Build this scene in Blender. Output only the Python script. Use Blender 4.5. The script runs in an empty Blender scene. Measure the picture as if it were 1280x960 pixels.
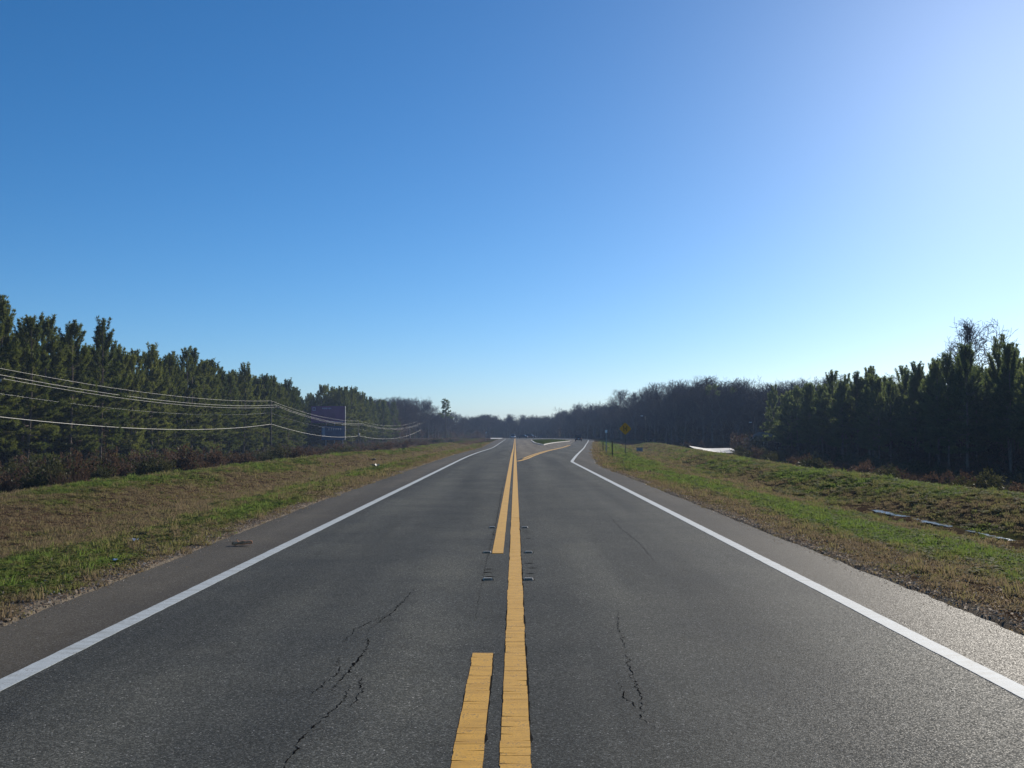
import bpy, bmesh, math, random
import numpy as np
from mathutils import Vector

R = math.radians
scene = bpy.context.scene
col = scene.collection
random.seed(7)
rng = np.random.default_rng(7)

# ------------------------------------------------------------------ camera, sky, sun, exposure
CAM_H = 1.65
cam_data = bpy.data.cameras.new('camera')
cam = bpy.data.objects.new('camera', cam_data)
col.objects.link(cam)
cam.location = (0, 0, CAM_H)
cam.rotation_euler = (R(90 + 2.73), 0, R(0.18))
cam_data.sensor_width = 36
cam_data.lens = 36
cam_data.clip_start = 0.1
cam_data.clip_end = 6000
scene.camera = cam

SUN_AZ, SUN_EL = R(29), R(20)
world = bpy.data.worlds.new('World')
scene.world = world
world.use_nodes = True
wn = world.node_tree
bg = wn.nodes['Background']
sky = wn.nodes.new('ShaderNodeTexSky')
sky.sky_type = 'NISHITA'
sky.sun_disc = False
sky.sun_elevation = SUN_EL
sky.sun_rotation = SUN_AZ
sky.altitude = 100
sky.air_density = 0.8
sky.dust_density = 0.28
sky.ozone_density = 6.0
hs = wn.nodes.new('ShaderNodeHueSaturation')
hs.inputs['Saturation'].default_value = 1.14
hs.inputs['Hue'].default_value = 0.497
wn.links.new(sky.outputs[0], hs.inputs['Color'])
wn.links.new(hs.outputs[0], bg.inputs[0])
bg.inputs[1].default_value = 0.071

sd = bpy.data.lights.new('sun', 'SUN')
sd.energy = 4.3
sd.angle = R(0.53)
sd.color = (1.0, 0.93, 0.82)
sun = bpy.data.objects.new('sun', sd)
col.objects.link(sun)
to_sun = Vector((math.sin(SUN_AZ) * math.cos(SUN_EL), math.cos(SUN_AZ) * math.cos(SUN_EL), math.sin(SUN_EL)))
sun.rotation_euler = to_sun.to_track_quat('Z', 'Y').to_euler()
sun.location = (60, 100, 60)

vs = scene.view_settings
vs.view_transform = 'Standard'
vs.look = 'None'
vs.exposure = 0.60
vs.gamma = 1
vs.use_curve_mapping = False

# ------------------------------------------------------------------ helpers
def tag(o, label=None, cat=None, group=None, kind=None):
    if label: o['label'] = label
    if cat: o['category'] = cat
    if group: o['group'] = group
    if kind: o['kind'] = kind
    return o

def empty(name, loc=(0, 0, 0), rz=0):
    o = bpy.data.objects.new(name, None)
    o.empty_display_size = 0.3
    col.objects.link(o)
    o.location = loc
    o.rotation_euler = (0, 0, rz)
    return o

def np_mesh(name, verts, faces, mats=None, mat_idx=None, smooth=False):
    """verts (n,3) array, faces (m,k) array of one k or list of lists"""
    me = bpy.data.meshes.new(name)
    if isinstance(faces, np.ndarray):
        n, k = faces.shape
        me.vertices.add(len(verts))
        me.vertices.foreach_set('co', np.asarray(verts, np.float32).ravel())
        me.loops.add(n * k)
        me.loops.foreach_set('vertex_index', faces.astype(np.int32).ravel())
        me.polygons.add(n)
        me.polygons.foreach_set('loop_start', np.arange(0, n * k, k, dtype=np.int32))
        me.polygons.foreach_set('loop_total', np.full(n, k, np.int32))
        me.update(calc_edges=True)
        me.validate()
        me.shade_flat()
    else:
        me.from_pydata([tuple(map(float, v)) for v in verts], [], faces)
    for m in (mats or []):
        me.materials.append(m)
    if mat_idx is not None:
        me.polygons.foreach_set('material_index', np.asarray(mat_idx, np.int32))
    if smooth:
        me.polygons.foreach_set('use_smooth', np.ones(len(me.polygons), bool))
    return me

def link(name, me, parent=None):
    o = bpy.data.objects.new(name, me)
    col.objects.link(o)
    if parent: o.parent = parent
    return o

class MB:
    def __init__(s): s.v = []; s.f = []
    def add(s, vs_, fs):
        b = len(s.v); s.v += [tuple(map(float, q)) for q in vs_]; s.f += [[i + b for i in f] for f in fs]; return s
    def box(s, c, d, rz=0, taper=1.0):
        x, y, z = [q / 2 for q in d]; cs, sn = math.cos(rz), math.sin(rz); vv = []
        for k in (-1, 1):
            t = taper if k > 0 else 1
            for (i, j) in ((-1, -1), (1, -1), (1, 1), (-1, 1)):
                a, b = i * x * t, j * y * t
                vv.append((c[0] + a * cs - b * sn, c[1] + a * sn + b * cs, c[2] + k * z))
        return s.add(vv, [[3, 2, 1, 0], [4, 5, 6, 7], [0, 1, 5, 4], [1, 2, 6, 5], [2, 3, 7, 6], [3, 0, 4, 7]])
    def tube(s, pts, rad, n=8, cap=True):
        pts = [Vector(p) for p in pts]; vv = []; fs = []
        if not hasattr(rad, '__len__'): rad = [rad] * len(pts)
        for i, p in enumerate(pts):
            t = (pts[min(i + 1, len(pts) - 1)] - pts[max(i - 1, 0)]).normalized()
            a = t.orthogonal().normalized() if abs(t.z) < 0.95 else t.cross(Vector((0, 1, 0))).normalized()
            b = t.cross(a)
            for k in range(n):
                an = 2 * math.pi * k / n
                vv.append(p + (a * math.cos(an) + b * math.sin(an)) * rad[i])
        for i in range(len(pts) - 1):
            for k in range(n):
                fs.append([i * n + k, i * n + (k + 1) % n, (i + 1) * n + (k + 1) % n, (i + 1) * n + k])
        if cap:
            fs.append(list(range(n))[::-1]); fs.append([(len(pts) - 1) * n + k for k in range(n)])
        return s.add(vv, fs)
    def build(s, name, mat, parent=None, smooth=False):
        me = np_mesh(name, s.v, s.f, [mat], smooth=smooth)
        return link(name, me, parent)

def smooth(a, b, x):
    t = np.clip((np.asarray(x, float) - a) / (b - a), 0, 1)
    return t * t * (3 - 2 * t)

_perm = np.random.default_rng(3).random((256, 256))
def vnoise(x, y):
    x = np.asarray(x, float); y = np.asarray(y, float)
    xi = np.floor(x).astype(int); yi = np.floor(y).astype(int)
    fx = x - xi; fy = y - yi
    fx = fx * fx * (3 - 2 * fx); fy = fy * fy * (3 - 2 * fy)
    g = lambda i, j: _perm[(xi + i) % 256, (yi + j) % 256]
    return (g(0, 0) * (1 - fx) + g(1, 0) * fx) * (1 - fy) + (g(0, 1) * (1 - fx) + g(1, 1) * fx) * fy
def fbm(x, y, o=4):
    s = 0; a = 0.5; t = 0
    for i in range(o):
        s = s + a * vnoise(x * 2 ** i + 17.3 * i, y * 2 ** i + 9.1 * i); t += a; a *= 0.5
    return s / t

# ------------------------------------------------------------------ materials
def new_mat(name):
    m = bpy.data.materials.new(name)
    m.use_nodes = True
    nt = m.node_tree
    b = nt.nodes['Principled BSDF']
    return m, nt, b
def N(nt, t, **kw):
    n = nt.nodes.new(t)
    for k, v in kw.items():
        if k.startswith('i_'):
            key = k[2:]
            n.inputs[int(key) if key.isdigit() else key].default_value = v
        else: setattr(n, k, v)
    return n
def ramp(nt, stops, interp='LINEAR'):
    n = nt.nodes.new('ShaderNodeValToRGB')
    cr = n.color_ramp; cr.interpolation = interp
    while len(cr.elements) < len(stops): cr.elements.new(0.5)
    for e, (p, c) in zip(cr.elements, stops):
        e.position = p; e.color = (*c, 1) if len(c) == 3 else c
    return n
def mixc(nt, fac, a, b, mode='MIX'):
    n = nt.nodes.new('ShaderNodeMix'); n.data_type = 'RGBA'; n.blend_type = mode
    for s, v in ((0, fac), (6, a), (7, b)):
        if hasattr(v, 'node'): nt.links.new(v, n.inputs[s])
        elif s == 0: n.inputs[0].default_value = v
        else: n.inputs[s].default_value = (*v, 1) if len(v) == 3 else v
    return n.outputs[2]
def math_n(nt, op, a, b=None):
    n = nt.nodes.new('ShaderNodeMath'); n.operation = op
    for i, v in enumerate((a, b)):
        if v is None: continue
        if hasattr(v, 'node'): nt.links.new(v, n.inputs[i])
        else: n.inputs[i].default_value = v
    return n.outputs[0]
def simple(name, c, rough=0.6, metal=0.0, var=0.25, scale=6.0, spec=0.25, bump=0.0):
    m, nt, b = new_mat(name)
    tc = N(nt, 'ShaderNodeTexCoord'); nz = N(nt, 'ShaderNodeTexNoise', i_Scale=scale, i_Detail=6.0)
    nt.links.new(tc.outputs['Object'], nz.inputs['Vector'])
    r = ramp(nt, [(0.3, tuple(q * (1 - var) for q in c)), (0.7, tuple(min(1, q * (1 + var)) for q in c))])
    nt.links.new(nz.outputs[0], r.inputs[0]); nt.links.new(r.outputs[0], b.inputs['Base Color'])
    b.inputs['Roughness'].default_value = rough; b.inputs['Metallic'].default_value = metal
    b.inputs['Specular IOR Level'].default_value = spec
    if bump:
        bp = N(nt, 'ShaderNodeBump', i_Strength=bump, i_Distance=0.02); nt.links.new(nz.outputs[0], bp.inputs['Height'])
        nt.links.new(bp.outputs[0], b.inputs['Normal'])
    return m

def asphalt(name, dark, light, brown=0.0, speck=0.35, rough=0.7):
    m, nt, b = new_mat(name)
    L = nt.links.new
    tc = N(nt, 'ShaderNodeTexCoord').outputs['Object']
    v1 = N(nt, 'ShaderNodeTexVoronoi', i_Scale=120.0); L(tc, v1.inputs['Vector'])
    v2 = N(nt, 'ShaderNodeTexVoronoi', i_Scale=42.0); L(tc, v2.inputs['Vector'])
    sep1 = N(nt, 'ShaderNodeSeparateColor'); L(v1.outputs['Color'], sep1.inputs[0])
    sep2 = N(nt, 'ShaderNodeSeparateColor'); L(v2.outputs['Color'], sep2.inputs[0])
    nf = N(nt, 'ShaderNodeTexNoise', i_Scale=160.0, i_Detail=4.0); L(tc, nf.inputs['Vector'])
    r1 = ramp(nt, [(0.0, tuple(q * 0.6 for q in dark)), (0.55, dark), (0.85, light), (0.965, tuple(q * 1.35 for q in light)), (0.99, (speck * .5, speck * .5, speck * 0.48)), (1.0, (speck, speck, speck * 0.95))])
    L(sep1.outputs[0], r1.inputs[0])
    # coarse pale stones, rare
    st = ramp(nt, [(0.985, (0, 0, 0)), (0.992, (1, 1, 1))]); L(sep2.outputs[1], st.inputs[0])
    cst = ramp(nt, [(0.12, (1, 1, 1)), (0.3, (0, 0, 0))]); L(v2.outputs['Distance'], cst.inputs[0])
    fac = math_n(nt, 'MULTIPLY', st.outputs[0], cst.outputs[0])
    c = mixc(nt, fac, r1.outputs[0], (0.42, 0.41, 0.38))
    # broad patches, long streaks along the travel direction
    mp = N(nt, 'ShaderNodeMapping'); mp.inputs['Scale'].default_value = (1.1, 0.06, 1); L(tc, mp.inputs['Vector'])
    n1 = N(nt, 'ShaderNodeTexNoise', i_Scale=1.0, i_Detail=5.0); L(mp.outputs[0], n1.inputs['Vector'])
    n2 = N(nt, 'ShaderNodeTexNoise', i_Scale=0.55, i_Detail=7.0, i_Roughness=0.6); L(tc, n2.inputs['Vector'])
    s1 = ramp(nt, [(0.3, (0.72, 0.73, 0.75)), (0.7, (1.3, 1.27, 1.22))]); L(n1.outputs[0], s1.inputs[0])
    s2 = ramp(nt, [(0.3, (0.82, 0.83, 0.86)), (0.7, (1.2, 1.17, 1.12))]); L(n2.outputs[0], s2.inputs[0])
    c = mixc(nt, 1.0, c, s1.outputs[0], 'MULTIPLY'); c = mixc(nt, 1.0, c, s2.outputs[0], 'MULTIPLY')
    # wheel tracks: rubbed darker and tighter than the lane centre
    sx = N(nt, 'ShaderNodeSeparateXYZ'); L(tc, sx.inputs[0])
    tr_ = math_n(nt, 'SINE', math_n(nt, 'MULTIPLY', math_n(nt, 'ADD', sx.outputs[0], math_n(nt, 'MULTIPLY', n1.outputs[0], 0.5)), 3.7))
    wt = ramp(nt, [(0.0, (1.10, 1.09, 1.07)), (1.0, (0.86, 0.87, 0.89))]); L(math_n(nt, 'ADD', math_n(nt, 'MULTIPLY', tr_, 0.5), 0.5), wt.inputs[0])
    c = mixc(nt, 1.0, c, wt.outputs[0], 'MULTIPLY')
    # old oil drips and stains
    st2 = N(nt, 'ShaderNodeTexNoise', i_Scale=1.7, i_Detail=8.0, i_Roughness=0.75); L(tc, st2.inputs['Vector'])
    sr2 = ramp(nt, [(0.56, (1, 1, 1)), (0.72, (0.72, 0.71, 0.70))]); L(st2.outputs[0], sr2.inputs[0])
    c = mixc(nt, 1.0, c, sr2.outputs[0], 'MULTIPLY')
    if brown:
        c = mixc(nt, brown, c, (0.16, 0.125, 0.085))
    L(c, b.inputs['Base Color'])
    rr = ramp(nt, [(0.0, (rough - 0.18,) * 3), (1.0, (rough + 0.25,) * 3)]); L(sep1.outputs[2], rr.inputs[0])
    L(rr.outputs[0], b.inputs['Roughness'])
    h = math_n(nt, 'ADD', v1.outputs['Distance'], math_n(nt, 'MULTIPLY', nf.outputs[0], 0.6))
    bp = N(nt, 'ShaderNodeBump', i_Strength=0.38, i_Distance=0.004); L(h, bp.inputs['Height']); bp.invert = True
    L(bp.outputs[0], b.inputs['Normal'])
    b.inputs['Specular IOR Level'].default_value = 0.018
    return m

M = {}
M['asphalt'] = asphalt('lane_asphalt', (0.066, 0.069, 0.064), (0.115, 0.118, 0.108))
M['shoulder'] = asphalt('shoulder_asphalt', (0.078, 0.074, 0.064), (0.12, 0.114, 0.10), 0.2, 0.3, 0.65)
M['gore'] = asphalt('dusty_asphalt', (0.16, 0.145, 0.12), (0.22, 0.2, 0.165), 0.3, 0.3, 0.7)
M['concrete'] = simple('pale_concrete', (0.50, 0.48, 0.44), 0.7, var=0.15, scale=1.5)

def paint(name, c, worn, dirt=0.5):
    m, nt, b = new_mat(name); L = nt.links.new
    tc = N(nt, 'ShaderNodeTexCoord').outputs['Object']
    n1 = N(nt, 'ShaderNodeTexNoise', i_Scale=9.0, i_Detail=8.0, i_Roughness=0.7); L(tc, n1.inputs['Vector'])
    n2 = N(nt, 'ShaderNodeTexNoise', i_Scale=90.0, i_Detail=4.0); L(tc, n2.inputs['Vector'])
    mp = N(nt, 'ShaderNodeMapping'); mp.inputs['Scale'].default_value = (2.2, 14, 1); L(tc, mp.inputs['Vector'])
    n3 = N(nt, 'ShaderNodeTexNoise', i_Scale=1.0, i_Detail=3.0); L(mp.outputs[0], n3.inputs['Vector'])
    r1 = ramp(nt, [(0.3, tuple(q * 0.72 for q in c)), (0.65, c)]); L(n1.outputs[0], r1.inputs[0])
    r3 = ramp(nt, [(0.3, (0.8, 0.78, 0.75)), (0.55, (1.05, 1.05, 1.05))]); L(n3.outputs[0], r3.inputs[0])
    cc = mixc(nt, 1.0, r1.outputs[0], r3.outputs[0], 'MULTIPLY')
    w = ramp(nt, [(0.53, (0, 0, 0)), (0.64, (1, 1, 1))])
    s = math_n(nt, 'ADD', math_n(nt, 'MULTIPLY', n1.outputs[0], 0.5), math_n(nt, 'MULTIPLY', n2.outputs[0], 0.5)); L(s, w.inputs[0])
    cc = mixc(nt, math_n(nt, 'MULTIPLY', w.outputs[0], dirt), cc, worn)
    L(cc, b.inputs['Base Color'])
    b.inputs['Roughness'].default_value = 0.75; b.inputs['Specular IOR Level'].default_value = 0.2
    bp = N(nt, 'ShaderNodeBump', i_Strength=0.35, i_Distance=0.003); L(n2.outputs[0], bp.inputs['Height']); L(bp.outputs[0], b.inputs['Normal'])
    return m
M['yellow'] = paint('yellow_line_paint', (0.66, 0.345, 0.035), (0.10, 0.07, 0.04), 0.8)
M['white'] = paint('white_line_paint', (0.50, 0.54, 0.545), (0.16, 0.155, 0.15), 0.9)
M['tar'] = simple('dark_seam', (0.024, 0.023, 0.021), 0.9, scale=30, spec=0.0)
M['gap'] = simple('open_crack_shade', (0.010, 0.010, 0.010), 1.0, scale=30, spec=0.0)  # near-black colour puts the shade inside open cracks onto flat strips
M['wood'] = simple('weathered_pole_wood', (0.085, 0.065, 0.05), 0.85, scale=4, bump=0.3)
M['logwood'] = simple('broken_wood', (0.62, 0.30, 0.16), 0.9, spec=.0, scale=20, var=0.5, bump=0.4)
M['bronze'] = simple('dull_bronze_paint', (0.12, 0.10, 0.085), 0.6, spec=.1)
M['galv'] = simple('galvanised_steel', (0.30, 0.30, 0.30), 0.55, 0.3, scale=12, var=0.15)
M['wire'] = simple('bare_aluminium_wire', (0.42, 0.41, 0.36), 0.5, 0.1, scale=1, var=0.1)
M['cable'] = simple('grey_cable_sheath', (0.42, 0.41, 0.38), 0.3, 0.1, scale=1, var=0.1)
M['ceramic'] = simple('grey_insulator_glaze', (0.35, 0.36, 0.38), 0.2)
M['signyellow'] = simple('sign_yellow_sheeting', (0.66, 0.27, 0.01), 0.6, var=0.1, spec=.1)
M['black'] = simple('black_paint', (0.012, 0.012, 0.013), 0.45)
M['rubber'] = simple('tyre_rubber', (0.02, 0.02, 0.02), 0.8)
M['purple'] = simple('billboard_purple', (0.30, 0.085, 0.17), 0.5, var=0.2, scale=0.6)
M['blue'] = simple('billboard_blue', (0.04, 0.10, 0.20), 0.5, var=0.2, scale=0.6)
M['paleblue'] = simple('billboard_pale_blue', (0.3, 0.4, 0.5), 0.5, var=0.15)
M['lilac'] = simple('billboard_lilac', (0.55, 0.42, 0.52), 0.5, var=0.15)
M['whitepaint'] = simple('white_painted_metal', (0.75, 0.75, 0.76), 0.35, var=0.06)
M['brickwall'] = simple('brown_house_wall', (0.16, 0.11, 0.085), 0.8, var=0.2, scale=3)
M['shingle'] = simple('grey_brown_shingle', (0.17, 0.145, 0.13), 0.95, var=0.25, scale=5, spec=0.0)
M['trim'] = simple('cream_trim', (0.45, 0.42, 0.36), 0.6, var=0.1)
M['glass'] = simple('dark_glass', (0.02, 0.025, 0.03), 0.05, var=0.1)
M['lens'] = simple('clear_lamp_lens', (0.7, 0.7, 0.68), 0.15, var=0.05)
M['redlens'] = simple('red_tail_lens', (0.35, 0.01, 0.01), 0.2, var=0.1)
M['amber'] = simple('amber_reflector', (0.30, 0.16, 0.09), 0.5, var=0.2)
M['marker'] = simple('pale_marker_body', (0.62, 0.55, 0.45), 0.35, var=0.2, scale=40)
def carpaint(name, c):
    m = simple(name, c, 0.25, var=0.05); m.node_tree.nodes['Principled BSDF'].inputs['Coat Weight'].default_value = 0.8; return m
M['car_black'] = carpaint('black_car_paint', (0.012, 0.013, 0.016))
M['car_white'] = carpaint('white_car_paint', (0.8, 0.8, 0.8))
M['car_grey'] = carpaint('dark_grey_car_paint', (0.04, 0.043, 0.05))
M['car_silver'] = carpaint('silver_car_paint', (0.45, 0.46, 0.48))
M['car_red'] = carpaint('dark_red_car_paint', (0.10, 0.012, 0.012))

def leafy(name, c0, c1, transl=0.35, rough=0.55, inst='OBJECT', spec=0.3):
    """foliage: colour varies from clump to clump and from plant to plant"""
    m, nt, b = new_mat(name); L = nt.links.new
    geo = N(nt, 'ShaderNodeNewGeometry'); oi = N(nt, 'ShaderNodeObjectInfo')
    tc = N(nt, 'ShaderNodeTexCoord').outputs['Object']
    nz = N(nt, 'ShaderNodeTexNoise', i_Scale=0.9, i_Detail=4.0); L(tc, nz.inputs['Vector'])
    f = math_n(nt, 'ADD', math_n(nt, 'MULTIPLY', geo.outputs['Random Per Island'], 0.45), math_n(nt, 'MULTIPLY', nz.outputs[0], 0.5))
    f = math_n(nt, 'ADD', f, math_n(nt, 'MULTIPLY', math_n(nt, 'SUBTRACT', oi.outputs['Random'], 0.5), 0.45))
    r = ramp(nt, [(0.1, c0), (0.85, c1)]); L(f, r.inputs[0])
    L(r.outputs[0], b.inputs['Base Color']); b.inputs['Roughness'].default_value = rough
    b.inputs['Specular IOR Level'].default_value = spec
    tr = N(nt, 'ShaderNodeBsdfTranslucent'); L(r.outputs[0], tr.inputs[0])
    mx = N(nt, 'ShaderNodeMixShader'); mx.inputs[0].default_value = transl
    L(b.outputs[0], mx.inputs[1]); L(tr.outputs[0], mx.inputs[2]); L(mx.outputs[0], nt.nodes['Material Output'].inputs[0])
    return m
M['needle'] = leafy('pine_needles', (0.034, 0.056, 0.012), (0.17, 0.185, 0.038), 0.5, rough=.6, spec=.12)
M['needle_dark'] = leafy('dark_pine_needles', (0.055, 0.085, 0.026), (0.185, 0.22, 0.07), 0.65, rough=.6, spec=.2)
M['pinebark'] = simple('pine_bark', (0.17, 0.125, 0.095), 0.9, var=0.4, scale=5)
M['bark'] = simple('grey_hardwood_bark', (0.15, 0.12, 0.105), 0.9, var=0.35, scale=4)
M['twig'] = simple('bare_twigs', (0.11, 0.078, 0.07), 0.9, var=0.35, scale=1.2)
M['shrubgreen'] = leafy('olive_shrub_leaves', (0.03, 0.038, 0.014), (0.095, 0.09, 0.032), 0.35, spec=.05)
M['brushbrown'] = leafy('dead_brown_brush', (0.05, 0.033, 0.022), (0.13, 0.078, 0.048), 0.35, spec=.03)
M['brushtan'] = leafy('tan_dead_stalks', (0.12, 0.085, 0.045), (0.24, 0.175, 0.10), 0.3)

def grassmat(name, stops, transl=0.35):
    m, nt, b = new_mat(name); L = nt.links.new
    at = N(nt, 'ShaderNodeAttribute', attribute_name='tint', attribute_type='INSTANCER')
    geo = N(nt, 'ShaderNodeNewGeometry')
    f = math_n(nt, 'ADD', math_n(nt, 'MULTIPLY', at.outputs['Fac'], 0.8), math_n(nt, 'MULTIPLY', geo.outputs['Random Per Island'], 0.25))
    r = ramp(nt, stops); L(f, r.inputs[0]); L(r.outputs[0], b.inputs['Base Color'])
    b.inputs['Roughness'].default_value = 0.8; b.inputs['Specular IOR Level'].default_value = 0.04
    tr = N(nt, 'ShaderNodeBsdfTranslucent'); L(r.outputs[0], tr.inputs[0])
    mx = N(nt, 'ShaderNodeMixShader'); mx.inputs[0].default_value = transl
    L(b.outputs[0], mx.inputs[1]); L(tr.outputs[0], mx.inputs[2]); L(mx.outputs[0], nt.nodes['Material Output'].inputs[0])
    return m
M['grass'] = grassmat('verge_grass', [(0.0, (0.17, 0.125, 0.08)), (0.2, (0.23, 0.175, 0.10)), (0.42, (0.21, 0.185, 0.075)), (0.68, (0.155, 0.18, 0.05)), (1.0, (0.15, 0.22, 0.045))], 0.5)
M['litter'] = grassmat('leaf_litter', [(0.0, (0.10, 0.07, 0.05)), (0.4, (0.26, 0.19, 0.13)), (0.8, (0.44, 0.37, 0.29)), (1.0, (0.62, 0.57, 0.5))], 0.35)

# ------------------------------------------------------------------ layout of road and terrain
def zroad(D):
    return -0.6 * smooth(60, 170, D) - 1.5 * smooth(440, 640, D)
_wr = np.array([(-40, 3.23), (56, 3.23), (58.6, 3.24), (60.5, 3.36), (67, 3.85), (91, 5.66), (148, 9.9), (200, 13.8), (242, 17.1), (322, 23.0), (363, 25.0), (420, 23.0), (600, 8)])
_er = np.array([(-40, 4.2), (20, 4.16), (36, 4.2), (49, 4.15), (56, 4.35), (62, 4.75), (75, 5.6), (91, 6.75), (148, 11.1), (200, 15.0), (242, 18.3), (322, 24.5), (363, 26.6), (420, 24.6), (600, 9.6)])
def WR(D): return np.interp(D, _wr[:, 0], _wr[:, 1])
def ER(D): return np.interp(D, _er[:, 0], _er[:, 1])
def WL(D): return -3.37 + 0 * np.asarray(D, float)
def EL(D): return -4.38 - 0.32 * smooth(8, 26, D) - 0.9 * smooth(60, 260, D)

_pl = np.array([(0, 0), (0.5, -0.02), (1.6, -0.09), (3.4, -0.32), (5.2, -0.60), (6.4, -0.62), (7.8, -0.36), (9.0, -0.13), (10.2, -0.09), (12.5, -0.45), (17.5, -1.2), (25, -1.9), (41, -2.5), (80, -2.6), (3000, -2.6)])
_pr = np.array([(0, 0), (0.5, -0.02), (1.4, -0.09), (3.0, -0.30), (5.0, -0.58), (6.0, -0.735), (7.2, -0.735), (8.2, -0.40), (9.2, -0.14), (10.3, -0.10), (13, -0.6), (19, -1.8), (28, -2.6), (46, -3.0), (3000, -3.0)])
def height(X, D):
    X = np.asarray(X, float); D = np.asarray(D, float)
    zr = zroad(D)
    a = np.clip(EL(D) - X, 0, None)
    hl = np.interp(a, _pl[:, 0], _pl[:, 1])
    flat = smooth(374, 384, D) * (1 - smooth(455, 462, D))
    hl = np.where(a < 60, hl * (1 - flat) + flat * -0.05, hl)
    sc = 1 + 0.35 * smooth(70, 160, D)
    b = np.clip(X - ER(D), 0, None) / sc
    hr = np.interp(b, _pr[:, 0], _pr[:, 1])
    rise = smooth(120, 175, D) * smooth(9, 20, b)
    hr = np.where(b > 9, np.maximum(hr, hr * (1 - rise) - 1.25 * rise), hr)
    on = (a <= 0) & (b <= 0)
    h = np.where(X < 0, hl, hr)
    far = np.maximum(a, b)
    bump = (fbm(X * 0.9, D * 0.9, 3) - 0.5) * 0.06 * smooth(0.3, 3, far) + (fbm(X * 0.13 + 40, D * 0.07, 3) - 0.5) * 0.30 * smooth(2, 9, far)
    bump += (fbm(X * 0.02, D * 0.02, 2) - 0.5) * 1.2 * smooth(60, 200, far)
    wet = smooth(5.2, 6.2, b) * (1 - smooth(7.0, 7.8, b)) * (X > 0)
    bump = bump * (1 - 0.75 * wet) + wet * (fbm(X * 2.2 + 9, D * 1.6, 3) - 0.46) * 0.16
    return zr + np.where(on, -0.16, h + bump)
def inside_road(X, D):
    return (X > EL(D)) & (X < ER(D)) & (D < 470)

def green(X, D):
    """how green the ground cover is, 0 bare and brown to 1 lush"""
    X = np.asarray(X, float); D = np.asarray(D, float)
    a = EL(D) - X; sc = 1 + 0.35 * smooth(70, 160, D); b = (X - ER(D)) / sc
    n = fbm(X * 0.55 + 5, D * 0.28, 4); n2 = fbm(X * 1.7, D * 1.1 + 31, 3)
    gl = 0.50 * smooth(0.2, 0.9, a) * (1 - smooth(2.2, 4.6, a)) + 0.04 * smooth(3, 5, a) + 0.42 * smooth(6.8, 9.0, a) * (1 - smooth(12, 20, a))
    near = 1 - smooth(50, 110, D)
    gr = (0.24 * smooth(.3, 1, b) + 0.74 * smooth(0.7, 2.2, b) * (1 - smooth(3.2, 5.2, b)) + (0.18 + 0.26 * near) * smooth(6.8, 9.0, b) * (1 - smooth(12, 20, b)))
    g = np.where(X < 0, gl, gr)
    n3 = fbm(X * 4.1 + 3, D * 3.1, 2)
    return np.clip(g + (n - 0.5) * 1.9 * smooth(0, 0.5, g + 0.12) + (n2 - 0.5) * 0.8 + (n3 - 0.5) * 0.4, 0, 1)

# ---- ground sheet
def axis(parts):
    out = []
    for (a, b, s) in parts:
        out += list(np.arange(a, b, s))
    return np.array(out)
xs = axis([(-1500, -300, 120), (-300, -80, 20), (-80, -30, 3), (-30, -17, 0.6), (-17, -4.2, 0.16), (-4.2, 4.0, 1.02), (4.0, 17, 0.16), (17, 42, 0.7), (42, 80, 3), (80, 300, 20), (300, 1501, 120)])
ds = axis([(-300, -60, 40), (-60, 0, 5), (0, 6, 1), (6, 42, 0.22), (42, 80, 0.5), (80, 200, 1.2), (200, 420, 4), (420, 700, 14), (700, 1501, 80)])
GX, GD = np.meshgrid(xs, ds)
GZ = height(GX, GD)
nx, nd = len(xs), len(ds)
idx = np.arange(nx * nd).reshape(nd, nx)
gf = np.stack([idx[:-1, :-1], idx[:-1, 1:], idx[1:, 1:], idx[1:, :-1]], -1).reshape(-1, 4)

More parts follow.
